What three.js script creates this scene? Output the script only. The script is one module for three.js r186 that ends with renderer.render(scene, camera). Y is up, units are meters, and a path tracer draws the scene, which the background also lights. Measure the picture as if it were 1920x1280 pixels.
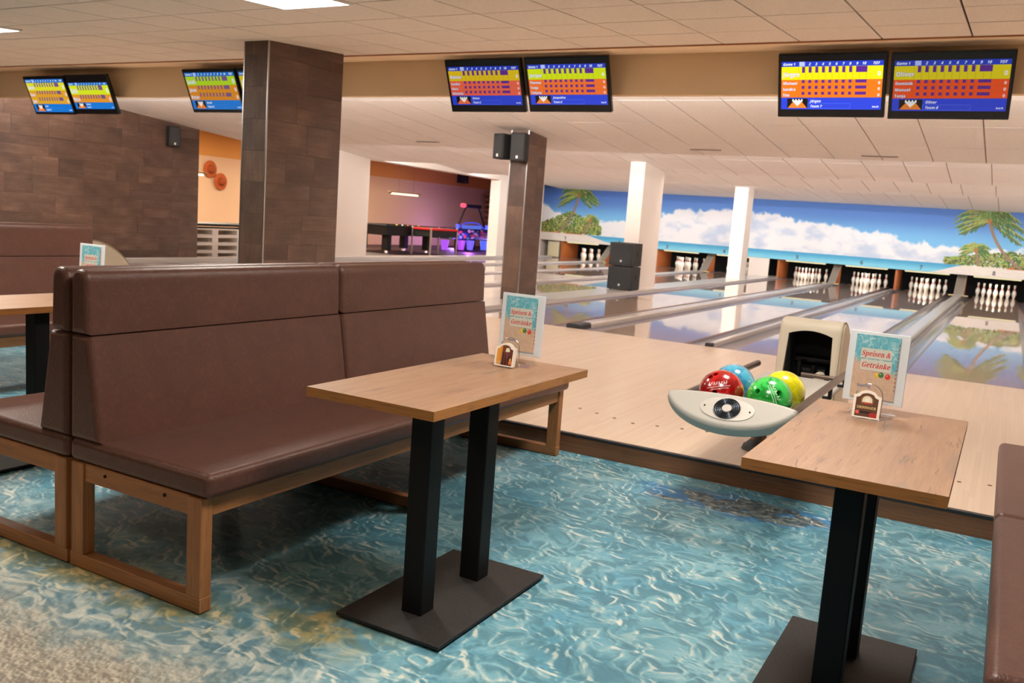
import * as THREE from 'three';
import { RoundedBoxGeometry } from 'three/addons/geometries/RoundedBoxGeometry.js';
import { mergeGeometries } from 'three/addons/utils/BufferGeometryUtils.js';
import { RectAreaLightUniformsLib } from 'three/addons/lights/RectAreaLightUniformsLib.js';
import { Brush, Evaluator, SUBTRACTION } from 'three-bvh-csg';

// ---------------------------------------------------------------- camera, exposure, large lights
const scene = new THREE.Scene();
scene.background = new THREE.Color(0x000000);
const camera = new THREE.PerspectiveCamera(42.155, 1920 / 1280, 0.05, 80);
camera.position.set(0, 1.3875, 0);
camera.rotation.order = 'YXZ';
camera.rotation.set(THREE.MathUtils.degToRad(-7.967), THREE.MathUtils.degToRad(28.792), THREE.MathUtils.degToRad(4.12));
camera.focus = 3.1;
camera.userData.fStop = 6.3;
const renderer = new THREE.WebGLRenderer({ antialias: true });
renderer.toneMapping = THREE.LinearToneMapping;
renderer.toneMappingExposure = 1.07;
renderer.shadowMap.enabled = true;
RectAreaLightUniformsLib.init();
const PANEL_GLOW = 40, PANEL_COLOR = [1.0, 0.92, 0.82];
const TUBE_GLOW = 142, TUBE_COLOR = [0.97, 0.96, 0.97];
function areaLight(w, h, color, intensity, pos, rx = 0, ry = 0) {
  const l = new THREE.RectAreaLight(new THREE.Color().setRGB(...color), intensity, w, h);
  l.position.set(...pos); l.rotation.order = 'YXZ'; l.rotation.set(rx, ry, 0); scene.add(l); return l;
}

// ---------------------------------------------------------------- measurements (metres)
const A = 0.116, ZS = -4.794, ZF = -9.66, ZH = ZF - 18.29;     // approach height, step, foul line, head pins
const LX = [-12.75, -11.0, -9.25, -7.5, -5.35, -3.62, -2.0, -0.236]; // lane centres
const LW = 1.054, GW = 0.235;
const WL = -13.7, WR = 2.6, ZB = 3.2;                             // walls
const yFront = z => 2.953 - 0.068 * (z + 7.55);                   // front ceiling slopes

// ---------------------------------------------------------------- helpers
let seed = 7;
const rnd = () => { seed = (seed * 1664525 + 1013904223) >>> 0; return seed / 4294967296; };
const TAB = new Float32Array(65536); { let s = 12345; for (let i = 0; i < 65536; i++) { s = (s * 1664525 + 1013904223) >>> 0; TAB[i] = s / 4294967296; } }
const lat = (i, j, k) => TAB[((i * 73) ^ (j * 9277) ^ (k * 3571)) & 65535];
function noise(x, y, k = 0, px = 0, py = 0) {
  let i = Math.floor(x), j = Math.floor(y); const fx = x - i, fy = y - j;
  let i1 = i + 1, j1 = j + 1;
  if (px) { i = ((i % px) + px) % px; i1 = ((i1 % px) + px) % px; }
  if (py) { j = ((j % py) + py) % py; j1 = ((j1 % py) + py) % py; }
  const u = fx * fx * (3 - 2 * fx), v = fy * fy * (3 - 2 * fy);
  const a = lat(i, j, k), b = lat(i1, j, k), c = lat(i, j1, k), d = lat(i1, j1, k);
  return a + (b - a) * u + (c - a) * v + (a - b - c + d) * u * v;
}
function fbm(x, y, o = 4, k = 0, px = 0, py = 0) { let s = 0, a = 0.5, t = 0; for (let i = 0; i < o; i++) { s += a * noise(x, y, k + i * 17, px, py); t += a; a *= 0.5; x *= 2; y *= 2; px *= 2; py *= 2; } return s / t; }
const sm = (a, b, x) => { const t = Math.min(1, Math.max(0, (x - a) / (b - a))); return t * t * (3 - 2 * t); };
const mix = (a, b, t) => a + (b - a) * t;
const mix3 = (a, b, t) => [mix(a[0], b[0], t), mix(a[1], b[1], t), mix(a[2], b[2], t)];
function dataTex(w, h, fn, srgb = true) {
  const d = new Uint8Array(w * h * 4);
  for (let y = 0; y < h; y++) for (let x = 0; x < w; x++) {
    const c = fn((x + 0.5) / w, (y + 0.5) / h), o = (y * w + x) * 4;
    if (typeof c === 'number') { d[o] = d[o + 1] = d[o + 2] = Math.max(0, Math.min(255, c)); }
    else { d[o] = Math.max(0, Math.min(255, c[0])); d[o + 1] = Math.max(0, Math.min(255, c[1])); d[o + 2] = Math.max(0, Math.min(255, c[2])); }
    d[o + 3] = 255;
  }
  const t = new THREE.DataTexture(d, w, h); t.wrapS = t.wrapT = THREE.RepeatWrapping; t.magFilter = THREE.LinearFilter; t.minFilter = THREE.LinearFilter;
  if (srgb) t.colorSpace = THREE.SRGBColorSpace; t.needsUpdate = true; return t;
}
function canvasTex(w, h, draw) {
  const c = document.createElement('canvas'); c.width = w; c.height = h; draw(c.getContext('2d'), w, h);
  const t = new THREE.CanvasTexture(c); t.colorSpace = THREE.SRGBColorSpace; t.magFilter = THREE.LinearFilter; return t;
}
const metres = (t, sx, sy, ox = 0, oy = 0) => { const c = t.clone(); c.repeat.set(1 / sx, 1 / sy); c.offset.set(ox, oy); c.needsUpdate = true; return c; };
const std = (o) => new THREE.MeshStandardMaterial(o);
const phy = (o) => new THREE.MeshPhysicalMaterial(o);
const rgb = (r, g, b) => new THREE.Color(`rgb(${r},${g},${b})`);

const flat = g => (g.index ? g.toNonIndexed() : g);
const join = (...gs) => { const l = gs.flat().map(flat); for (const g of l) for (const k of Object.keys(g.attributes)) if (!['position', 'normal', 'uv'].includes(k)) g.deleteAttribute(k); return l.length === 1 ? l[0] : mergeGeometries(l); };
const bx = (w, h, d, x = 0, y = 0, z = 0) => new THREE.BoxGeometry(w, h, d).translate(x, y, z);
const rb = (w, h, d, r, x = 0, y = 0, z = 0, s = 3) => new RoundedBoxGeometry(w, h, d, s, r).translate(x, y, z);
const cyl = (r1, r2, h, n = 24, x = 0, y = 0, z = 0) => new THREE.CylinderGeometry(r1, r2, h, n).translate(x, y, z);
function tube(pts, r, n = 24, m = 10) { return new THREE.TubeGeometry(new THREE.CatmullRomCurve3(pts.map(p => new THREE.Vector3(...p))), n, r, m); }
function bar(a, b, r, n = 14) { const A_ = new THREE.Vector3(...a), B_ = new THREE.Vector3(...b), d = B_.clone().sub(A_), l = d.length(); const g = new THREE.CylinderGeometry(r, r, l, n); g.applyQuaternion(new THREE.Quaternion().setFromUnitVectors(new THREE.Vector3(0, 1, 0), d.normalize())); return g.translate(...A_.add(B_).multiplyScalar(0.5).toArray()); }
function ext(pts, depth, bevel = 0, seg = 3, holes = []) {
  const s = pts instanceof THREE.Shape ? pts : new THREE.Shape(pts.map(p => new THREE.Vector2(...p)));
  for (const h of holes) s.holes.push(h);
  return new THREE.ExtrudeGeometry(s, { depth: depth - 2 * bevel, bevelEnabled: bevel > 0, bevelThickness: bevel, bevelSize: bevel, bevelOffset: -bevel, bevelSegments: seg, curveSegments: 24 }).translate(0, 0, bevel);
}
// uv in metres, u along the grain axis
function uvm(g, grain = 'x', ou = 0, ov = 0) {
  g = flat(g); const p = g.attributes.position, n = g.attributes.normal, uv = new Float32Array(p.count * 2), ax = { x: 0, y: 1, z: 2 }[grain];
  for (let i = 0; i < p.count; i += 3) {
    const nn = [0, 0, 0]; for (let k = 0; k < 3; k++) { nn[0] += n.getX(i + k); nn[1] += n.getY(i + k); nn[2] += n.getZ(i + k); }
    const ab = nn.map(Math.abs), m = ab.indexOf(Math.max(...ab)); let o = [0, 1, 2].filter(q => q !== m);
    if (o.includes(ax)) o = [ax, o.find(q => q !== ax)];
    for (let k = 0; k < 3; k++) { const P = [p.getX(i + k), p.getY(i + k), p.getZ(i + k)]; uv[(i + k) * 2] = P[o[0]] + ou; uv[(i + k) * 2 + 1] = P[o[1]] + ov; }
  }
  g.setAttribute('uv', new THREE.BufferAttribute(uv, 2)); return g;
}
const WORD = ['one', 'two', 'three', 'four', 'five', 'six', 'seven', 'eight', 'nine', 'ten'];
const used = {};
function numbered(n) { if (!(n in used)) { used[n] = 0; return n; } used[n]++; return n + '_' + String(used[n]).padStart(3, '0'); }
function shadows(m) { m.castShadow = true; m.receiveShadow = true; return m; }
function tag(o, label, category, group) { o.userData = { label, category }; if (group) o.userData.group = group; return o; }
function thing(name, label, category, pos = [0, 0, 0], ry = 0, group) { const g = new THREE.Group(); g.name = numbered(name); g.position.set(...pos); g.rotation.y = ry; tag(g, label, category, group); scene.add(g); return g; }
function part(name, geo, mat, parent, label) { const m = shadows(new THREE.Mesh(geo, mat)); m.name = name; if (label) m.userData.label = label; parent.add(m); return m; }
function solo(name, geo, mat, label, category, group) { const m = shadows(new THREE.Mesh(geo, mat)); m.name = numbered(name); tag(m, label, category, group); scene.add(m); return m; }
function struct(name, geo, mat) { const m = shadows(new THREE.Mesh(geo, mat)); m.name = name; m.userData.kind = 'structure'; scene.add(m); return m; }
function copy(o, label, pos, ry) { const c = o.clone(); c.name = numbered(o.name.replace(/_\d{3}$/, '')); c.userData = { ...o.userData, label }; if (pos) c.position.set(...pos); if (ry !== undefined) c.rotation.y = ry; scene.add(c); return c; }

// ---------------------------------------------------------------- textures
// printed sea floor: x -4.4..1.2, z -4.85..-1.25
const FX0 = -4.4, FX1 = 1.2, FZ0 = -4.85, FZ1 = -1.25;
const rid = (x, y, k) => { const n = 1 - Math.abs(2 * noise(x, y, k) - 1); return n * n; };
function seaH(x, z) { // height of the printed waves
  const wx = x + 0.12 * (fbm(x * 4, z * 4, 2, 3) - 0.5) + 0.05 * (noise(x * 15, z * 15, 4) - 0.5), wz = z + 0.12 * (fbm(x * 4 + 9, z * 4, 2, 5) - 0.5) + 0.05 * (noise(x * 15 + 5, z * 15, 6) - 0.5);
  return 0.27 * rid(wx * 8.5 + wz, wz * 10, 11) + 0.3 * rid(wx * 17, wz * 20 - wx * 2, 13) + 0.26 * noise(wx * 29, wz * 34, 15) + 0.17 * noise(wx * 60, wz * 70, 17);
}
function sandH(x, z) { return 0.5 * noise(x * 34, z * 40, 151) + 0.32 * noise(x * 74, z * 84, 152) + 0.18 * noise(x * 140, z * 150, 153) + 0.6 * noise(x * 9, z * 11, 154); }
function seaPixel(x, z) {
  const e = 0.006, h = seaH(x, z), sl = (h - seaH(x + 0.75 * e, z - e)) / e; // slope towards the far side
  const wx = x + 0.16 * (fbm(x * 3.1, z * 3.1, 2, 3) - 0.5), wz = z + 0.16 * (fbm(x * 3.3 + 9, z * 3.3, 2, 5) - 0.5);
  let c = mix3([86, 145, 164], [120, 172, 186], sm(0.3, 0.7, fbm(wx * 3, wz * 3.4, 3, 11)));
  c = mix3(c, [80, 150, 180], 0.5 * sm(0.5, 0.72, fbm(wx * 4.5 + 40, wz * 6, 3, 31)));
  c = mix3(c, [64, 118, 136], 0.6 * sm(0.52, 0.3, h));
  // patch of broken dark grey blotches, blue between them
  const dr = Math.hypot((x + 1.04) / 0.5, (z + 4.46) / 0.19) + 0.8 * (fbm(wx * 5, wz * 9, 4, 91) - 0.5), blotch = fbm(wx * 9 + 3, wz * 15, 3, 95);
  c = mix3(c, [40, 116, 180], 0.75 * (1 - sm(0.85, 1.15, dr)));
  c = mix3(c, mix3([62, 74, 82], [126, 136, 132], sm(0.35, 0.65, fbm(x * 34, z * 44, 3, 93))), 0.92 * sm(0.44, 0.48, blotch + 0.22 * (0.75 - dr)) * (1 - sm(0.8, 1.0, dr)));
  // shore zones
  const shore = z + 1.72 - (x > -1.9 ? (x + 1.9) * 1.0 : 0) + 0.22 * (fbm(x * 2.4, z * 2.4, 3, 101) - 0.5);
  const fo = sm(-0.85, -0.05, shore), sa = sm(-0.12, 0.2, shore + 0.16 * (fbm(x * 10, z * 12, 3, 141) - 0.5));
  c = mix3(c, mix3([112, 142, 154], [206, 206, 196], sm(0.42, 0.66, fbm(wx * 17, wz * 22, 3, 111))), fo * 0.8);
  const mossA = Math.exp(-Math.pow((z + 1.97 + 0.02 * (x + 3)) / 0.12, 2)) * sm(-4.3, -3.4, x) * (1 - sm(-2.3, -1.95, x)), mossB = Math.exp(-Math.pow((x + 1.84) / 0.22, 2) - Math.pow((z + 2.17) / 0.15, 2));
  const mo = Math.min(1, 1.2 * Math.max(mossA, mossB));
  c = mix3(c, mix3([98, 112, 88], [190, 164, 100], sm(0.42, 0.66, fbm(wx * 15, wz * 18, 3, 121))), 0.85 * mo * sm(0.42, 0.7, fbm(x * 14, z * 18, 3, 125) + 0.2 * mo));
  // light and dark sides of the printed waves
  const patch = 0.55 + 0.45 * sm(0.35, 0.65, fbm(wx * 3.4, wz * 4.4, 3, 61));
  const up = sm(3, 20, sl) * patch * (0.45 + 0.75 * sm(0.4, 0.62, noise(wx * 19, wz * 21, 63))) * (1 + 0.35 * fo), top = sm(0.56, 0.76, h) * patch;
  c = mix3(c, mix3([214, 214, 202], [214, 190, 130], mo * 0.8), Math.min(0.9, 0.8 * up + 0.4 * top + 0.25 * fo * sm(0.4, 0.7, h)));
  c = mix3(c, [66, 104, 116], 0.36 * sm(2, 20, -sl) * (1 - 0.4 * mo));
  // sand
  const e2 = 0.005, ss = (sandH(x, z) - sandH(x + 0.6 * e2, z - e2)) / e2;
  let sc = mix3([158, 148, 132], [184, 174, 156], fbm(x * 6, z * 7, 3, 161)); sc = mix3(sc, [226, 218, 200], 0.6 * sm(2, 24, ss)); sc = mix3(sc, [104, 98, 88], 0.5 * sm(2, 24, -ss));
  c = mix3(c, sc, sa);
  const g = 0.95 + 0.1 * noise(x * 300, z * 300, 162); return [c[0] * g, c[1] * g, c[2] * g];
}
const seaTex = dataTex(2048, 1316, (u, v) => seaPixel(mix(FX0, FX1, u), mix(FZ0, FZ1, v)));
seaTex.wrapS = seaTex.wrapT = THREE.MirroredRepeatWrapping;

const leatherTex = dataTex(512, 512, (u, v) => {
  const a = fbm(u * 10, v * 10, 4, 201, 10, 10), b = fbm(u * 90, v * 90, 2, 211, 90, 90);
  const k = 0.9 + 0.12 * a + 0.1 * (b - 0.5);
  return mix3([94 * k, 60 * k, 50 * k], [120 * k, 80 * k, 62 * k], sm(0.5, 0.85, fbm(u * 40, v * 40, 3, 221, 40, 40)) * 0.3);
});
const leatherBump = dataTex(512, 512, (u, v) => 255 * (0.6 * fbm(u * 128, v * 128, 2, 231, 128, 128) + 0.4 * (1 - Math.abs(2 * noise(u * 70, v * 70, 241, 70, 70) - 1))), false);
const oak = (c0, c1, k, fine = 1) => dataTex(512, 256, (u, v) => {
  const w = v + 0.02 * (fbm(u * 3, v * 4, 3, k, 3, 4) - 0.5);
  const g = fbm(u * 4, w * 70 * fine, 4, k + 9, 4, 70 * fine), h = fbm(u * 2, w * 12, 3, k + 19, 2, 12);
  const p = sm(0.62, 0.8, fbm(u * 10, v * 128, 2, k + 29, 10, 128));
  const c = mix3(c0, c1, 0.55 * g + 0.45 * h); const d = 1 - 0.16 * p; return [c[0] * d, c[1] * d, c[2] * d];
});
const frameTex = oak([138, 86, 48], [192, 134, 84], 301);
const stepTex = oak([104, 66, 42], [150, 102, 68], 341);
const edgeTex = oak([158, 98, 46], [194, 130, 68], 381);
const topTex = canvasTex(1024, 512, (g, w, h) => {
  const im = g.createImageData(w, h);
  for (let y = 0; y < h; y++) for (let x = 0; x < w; x++) {
    const u = x / w, v = y / h, wv = v + 0.03 * (fbm(u * 2.2, v * 2.4, 3, 401) - 0.5);
    const gr = fbm(u * 14, wv * 200, 3, 411), lo = fbm(u * 1.6, wv * 5, 4, 421), cath = 0.5 + 0.5 * Math.sin(60 * (wv + 0.35 * fbm(u * 1.2, v * 1.6, 3, 431)));
    let c = mix3([136, 102, 78], [184, 146, 116], 0.45 * gr + 0.47 * lo + 0.08 * cath);
    const gy = sm(0.6, 0.78, fbm(u * 3 + 7, v * 5, 4, 441)); c = mix3(c, [132, 112, 98], 0.5 * gy);
    const o = (y * w + x) * 4; im.data[o] = c[0]; im.data[o + 1] = c[1]; im.data[o + 2] = c[2]; im.data[o + 3] = 255;
  }
  g.putImageData(im, 0, 0);
  let s = 99; const r = () => { s = (s * 1664525 + 1013904223) >>> 0; return s / 4294967296; };
  for (let k = 0; k < 46; k++) { // cracks and knots printed in the decor
    let x = r() * w, y = r() * h; const n = 3 + (r() * 8 | 0); g.strokeStyle = `rgba(72,52,42,${0.4 + 0.5 * r()})`; g.lineWidth = 1 + r() * 2.2; g.beginPath(); g.moveTo(x, y);
    for (let i = 0; i < n; i++) { x += 4 + r() * 12; y += (r() - 0.5) * 7; g.lineTo(x, y); } g.stroke();
  }
  for (const [x, y, q] of [[330, 240, 1], [700, 130, 0.8], [620, 380, 0.5], [180, 400, 0.5], [860, 330, 0.6]]) for (let k = 0; k < 26; k++) {
    g.strokeStyle = `rgba(84,74,70,${0.28 * q})`; g.lineWidth = 1 + r() * 3; g.beginPath(); const a = (r() - 0.5) * 110, b = (r() - 0.5) * 34; g.moveTo(x + a, y + b); g.quadraticCurveTo(x + a + 16, y + b * 0.6, x + a + 30 + r() * 30, y + b * 0.4 + (r() - 0.5) * 12); g.stroke();
  }
});
const plankTex = [0, 1].map(k => dataTex(512, 256, (u, v) => {
  const wv = v + 0.03 * (fbm(u * 3, v * 3, 3, 501 + k * 50, 3, 3) - 0.5);
  const g = fbm(u * 5, wv * 48, 4, 511 + k * 50, 5, 48), b = fbm(u * 4, v * 4, 4, 521 + k * 50, 4, 4);
  const c = mix3([70, 50, 40], [134, 104, 86], 0.35 * g + 0.8 * b - 0.07); const d = 0.94 + 0.12 * noise(u * 256, v * 20, 531, 256, 20); return [c[0] * d, c[1] * d, c[2] * d];
}));
const boardTex = dataTex(1024, 1024, (u, v) => { // u along the boards (4.8 m), v across (2.16 m, 80 boards)
  const b = v * 80, i = Math.floor(b), f = b - i, off = lat(i, 3, 7) * 4, seg = Math.floor(u * 4 + off), t = lat(i, seg % 4 + 8, 9);
  const g = fbm(u * 12, v * 512, 3, 601, 12, 512);
  let c = mix3([216, 190, 164], [230, 206, 182], 0.5 * t + 0.5 * g); const e = Math.min(f, 1 - f); const k = e < 0.05 ? 0.96 : 1; return [c[0] * k, c[1] * k, c[2] * k];
});
const plasterBump = dataTex(256, 256, (u, v) => 255 * fbm(u * 60, v * 60, 3, 651, 60, 60), false);
const tileTex = dataTex(256, 256, (u, v) => { const n = noise(u * 128, v * 128, 661, 128, 128), k = n > 0.83 ? 0.9 : 0.98 + 0.04 * fbm(u * 50, v * 50, 2, 671, 50, 50); return [250 * k, 244 * k, 238 * k]; });
const speckTex = dataTex(256, 256, (u, v) => { const k = fbm(u * 110, v * 110, 2, 681, 110, 110); const c = mix3([20, 16, 15], [58, 48, 42], sm(0.5, 0.85, k)); return c; });
const speckBump = dataTex(256, 256, (u, v) => 255 * fbm(u * 100, v * 100, 2, 681, 100, 100), false);

// ---------------------------------------------------------------- materials
const M = {
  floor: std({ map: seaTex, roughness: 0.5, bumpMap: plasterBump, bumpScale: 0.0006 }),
  dim: std({ color: rgb(76, 58, 45), roughness: 0.9 }),
  plain: std({ color: rgb(225, 205, 182), roughness: 0.92 }),
  white: std({ color: rgb(238, 226, 214), roughness: 0.9 }),
  tan: std({ color: rgb(232, 204, 166), roughness: 0.9 }),
  strip: std({ color: rgb(246, 222, 192), roughness: 0.85 }),
  tile: std({ map: metres(tileTex, 0.6, 0.6), color: new THREE.Color(0.92, 0.87, 0.82), roughness: 0.95, bumpMap: metres(plasterBump, 0.4, 0.4), bumpScale: 0.0015 }),
  grid: std({ color: rgb(62, 42, 30), roughness: 0.9 }),
  rearTile: std({ map: metres(tileTex, 0.6, 0.6), roughness: 0.9 }),
  rearGrid: std({ color: rgb(150, 118, 98), roughness: 0.9 }),
  leather: phy({ map: metres(leatherTex, 0.5, 0.5), bumpMap: metres(leatherBump, 0.35, 0.35), bumpScale: 0.0008, roughness: 0.38, specularIntensity: 0.8 }),
  piping: std({ color: rgb(60, 36, 28), roughness: 0.6 }),
  oak: std({ map: metres(frameTex, 0.9, 0.4), roughness: 0.5 }),
  step: std({ map: metres(stepTex, 1.4, 0.5), roughness: 0.5 }),
  edge: std({ map: metres(edgeTex, 0.7, 0.25), roughness: 0.45 }),
  top: std({ map: topTex, roughness: 0.38 }),
  blackMetal: phy({ color: rgb(13, 12, 13), roughness: 0.55, specularIntensity: 0.5 }),
  plate: std({ map: metres(speckTex, 0.25, 0.25), bumpMap: metres(speckBump, 0.25, 0.25), bumpScale: 0.001, roughness: 0.6 }),
  black: std({ color: rgb(14, 13, 13), roughness: 0.6 }),
  blackMatt: std({ color: rgb(8, 8, 8), roughness: 0.95 }),
  speaker: std({ color: rgb(26, 25, 25), roughness: 0.7 }),
  rubber: std({ color: rgb(38, 38, 42), roughness: 0.5 }),
  chrome: std({ color: rgb(225, 225, 228), roughness: 0.12, metalness: 1 }),
  alu: std({ color: rgb(190, 186, 182), roughness: 0.3, metalness: 1 }),
  steelDark: std({ color: rgb(110, 96, 88), roughness: 0.35, metalness: 0.85 }),
  approach: phy({ map: metres(boardTex, 4.8, 2.16), roughness: 0.36, clearcoat: 0.35, clearcoatRoughness: 0.2 }),
  lane: phy({ map: metres(boardTex, 4.8, 2.16), color: rgb(222, 208, 200), roughness: 0.3, clearcoat: 1, clearcoatRoughness: 0.02 }),
  gutter: phy({ color: rgb(150, 140, 146), roughness: 0.25, clearcoat: 0.6, clearcoatRoughness: 0.08 }),
  cover: phy({ color: rgb(216, 208, 200), roughness: 0.24, clearcoat: 0.4, clearcoatRoughness: 0.1 }),
  kick: std({ color: rgb(176, 98, 48), roughness: 0.55 }),
  rib: std({ color: rgb(178, 170, 158), roughness: 0.45, metalness: 0.3 }),
  pin: phy({ color: rgb(246, 240, 228), roughness: 0.25, clearcoat: 0.8, clearcoatRoughness: 0.08 }),
  red: std({ color: rgb(196, 30, 26), roughness: 0.35 }),
  hood: std({ color: rgb(208, 197, 178), roughness: 0.48 }),
  plateGrey: std({ color: rgb(186, 182, 174), roughness: 0.5, bumpMap: metres(plasterBump, 0.25, 0.25), bumpScale: 0.0006 }),
  silver: std({ color: rgb(214, 208, 200), roughness: 0.4, metalness: 0.35 }),
  orange: std({ color: rgb(222, 152, 72), roughness: 0.9 }),
  peach: std({ color: rgb(226, 186, 146), roughness: 0.9 }),
  sideFloor: std({ color: rgb(58, 36, 32), roughness: 0.6 }),
  acrylic: phy({ color: 0xffffff, roughness: 0.04, transmission: 1, thickness: 0, ior: 1.49 }),
  frost: phy({ color: rgb(232, 236, 240), roughness: 0.5, transmission: 0.35, thickness: 0, ior: 1.3 }),
};
const plankMats = []; for (const [k, m] of [[0, 0.86], [1, 0.96], [0, 1.06], [1, 0.78], [0, 0.96], [1, 1.14]].entries()) plankMats.push(std({ map: metres(plankTex[m[0]], 1.3, 0.6, k * 0.23, k * 0.37), color: new THREE.Color(m[1] * 0.8, m[1] * 0.8, m[1] * 0.8), roughness: 0.55 }));
const glow = (r, g, b, k) => std({ color: 0x111111, emissive: new THREE.Color().setRGB(r, g, b), emissiveIntensity: k, roughness: 0.6 });

// ================================================================ SETTING
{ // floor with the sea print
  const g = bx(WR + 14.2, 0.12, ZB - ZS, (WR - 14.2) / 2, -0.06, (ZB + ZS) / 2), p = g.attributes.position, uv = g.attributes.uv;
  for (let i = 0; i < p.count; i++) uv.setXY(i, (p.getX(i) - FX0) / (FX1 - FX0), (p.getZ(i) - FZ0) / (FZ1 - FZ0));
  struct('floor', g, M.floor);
  struct('floor_approach', uvm(bx(WR - WL, A, ZS - ZF - 0.03, (WR + WL) / 2, A / 2, (ZS - 0.03 + ZF) / 2), 'z'), M.approach);
  struct('floor_lanes', bx(WR - WL, 0.1, ZF - ZH + 2.2, (WR + WL) / 2, -0.05, (ZF + ZH - 2.2) / 2), M.blackMatt);
  struct('trim_1', uvm(bx(WR - WL, A - 0.014, 0.03, (WR + WL) / 2, (A - 0.014) / 2, ZS - 0.015), 'x'), M.step);
  struct('trim_2', bx(WR - WL, 0.014, 0.036, (WR + WL) / 2, A - 0.007, ZS - 0.012), M.rubber);
}
{ // approach marker dots
  const g = new THREE.CylinderGeometry(0.012, 0.012, 0.003, 10), m = std({ color: rgb(120, 92, 70), roughness: 0.6 });
  let n = 0;
  for (const l of [5, 6, 7]) for (let k = -3; k <= 3; k++) {
    const d = solo('approach_dot', g, m, `small brown marker dot, ${['first', 'second', 'third', 'middle', 'fifth', 'sixth', 'last'][k + 3]} in the row before lane ${WORD[l]}`, 'marker', 'approach marker dots'); d.position.set(LX[l] + k * 0.15, A + 0.0005, -5.35 - 0.05 * Math.abs(k)); n++;
  }
}
// walls
struct('wall_back', bx(WR + 14.6, 3.4, 0.2, (WR - 14.6) / 2, 1.7, ZB + 0.1), M.dim);
struct('wall_right', bx(0.2, 3.4, ZB - ZS, WR + 0.1, 1.7, (ZB + ZS) / 2), M.dim);
struct('wall_right_lanes', bx(0.2, 3.4, 29.2 + ZS, WR + 0.1, 1.7, (ZS - 29.2) / 2), M.white);
{
  const w = struct('wall_left', bx(0.24, 3.3, ZB + 12.05, WL - 0.12 - 0.012, 1.65, (ZB - 12.05) / 2), std({ color: rgb(70, 48, 36), roughness: 0.8 }));
  const geos = {}; const H = 0.3;
  for (let r = 0; r < 10; r++) {
    let z = -12.045, y = 0.02 + r * H;
    while (z < -6.3) {
      const pick = rnd(), L = pick < 0.3 ? 0.45 : pick < 0.7 ? 0.62 : 0.9, half = rnd() < 0.35;
      for (const s of half ? [0, 1] : [2]) {
        const h = half ? H / 2 : H, key = L + '_' + h, th = 0.012;
        if (!geos[key]) geos[key] = [0, 1, 2].map(q => uvm(bx(th, h - 0.003, L - 0.003), 'z', q * 0.41, q * 0.27));
        const e = Math.min(L, 99), m = part('plank', geos[key][rnd() * 3 | 0], plankMats[rnd() * 6 | 0], w);
        m.position.set(WL - 0.006 - rnd() * 0.003, y + (s === 1 ? H * 0.75 : s === 0 ? H * 0.25 : H / 2), z + L / 2);
      }
      z += L;
    }
  }
}
// ---- ceilings
function sloped(name, x0, x1, zNear, yNear, zFar, yFar, xs, zs, tileMat, gridMat) {
  // slab (grid colour) with its own tiles hanging a little lower; zs descending
  const slope = (yFar - yNear) / (zFar - zNear), ang = Math.atan(-slope), len = Math.hypot(zFar - zNear, yFar - yNear);
  const yAt = z => yNear + slope * (z - zNear);
  const s = struct(name, bx(x1 - x0, 0.05, len).rotateX(ang).translate((x0 + x1) / 2, (yNear + yFar) / 2 + 0.025 + 0.012, (zNear + zFar) / 2), gridMat);
  const cache = {};
  for (let i = 0; i < xs.length - 1; i++) for (let j = 0; j < zs.length - 1; j++) {
    const w = xs[i + 1] - xs[i], d = (zs[j] - zs[j + 1]) / Math.cos(ang); if (w < 0.05 || d < 0.05) continue;
    const key = w.toFixed(3) + d.toFixed(3);
    if (!cache[key]) cache[key] = [0, 1, 2].map(q => uvm(bx(w - 0.014, 0.014, d - 0.014), 'x', q * 0.21, q * 0.13));
    const cx = (xs[i] + xs[i + 1]) / 2, cz = (zs[j] + zs[j + 1]) / 2;
    if (s.userData.skip && s.userData.skip(cx, cz)) continue;
    const m = part('ceiling_tile', cache[key][(i * 7 + j * 3) % 3], tileMat, s); m.rotation.x = ang; m.position.set(cx, yAt(cz) + 0.007 + 0.0015 * (lat(i, j, 5) - 0.5), cz);
  }
  return s;
}
const grid = (x0, x1, off, pitch) => { const r = [x0]; let k = Math.ceil((x0 - off) / pitch + 1e-6); for (; off + k * pitch < x1 - 1e-6; k++) r.push(off + k * pitch); r.push(x1); return r; };
const xsF = grid(-14.2, WR, -0.456, 0.625);
const zFrontNear = -7.55 + 0.635 * 6; // tiles are built this far; plain slab beyond
const frontCeil = sloped('ceiling_front', -14.2, WR, zFrontNear, yFront(zFrontNear), -7.55, yFront(-7.55), xsF, [6, 5, 4, 3, 2, 1, 0].map(k => -7.55 + 0.635 * k), M.tile, M.grid);
{
  const z1 = -1.6, y0 = yFront(zFrontNear), y1 = yFront(z1), ang = Math.atan(0.068), L = Math.hypot(z1 - zFrontNear, y1 - y0);
  struct('ceiling_near', uvm(join(bx(WR + 14.2, 0.06, L).rotateX(ang).translate((WR - 14.2) / 2, (y0 + y1) / 2 + 0.03, (z1 + zFrontNear) / 2), bx(WR + 14.2, 0.06, ZB - z1 + 0.2, (WR - 14.2) / 2, y1 + 0.03, (ZB + z1) / 2)), 'x'), M.tile);
  const a2 = Math.atan(0.068);
  struct('trim_3', bx(WR + 14.2, 0.03, 0.5).rotateX(a2).translate((WR - 14.2) / 2, yFront(-7.8) + 0.012, -7.8), M.strip);
  struct('trim_4', bx(WR + 14.2, 0.02, 0.012).translate((WR - 14.2) / 2, yFront(-7.55) - 0.002, -7.552), std({ color: rgb(176, 120, 78), roughness: 0.8 }));
  struct('trim_5', bx(WR - WL, 0.45, 0.1, (WR + WL) / 2, 2.612 + 0.225, -8.1), M.tan);
}
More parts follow.
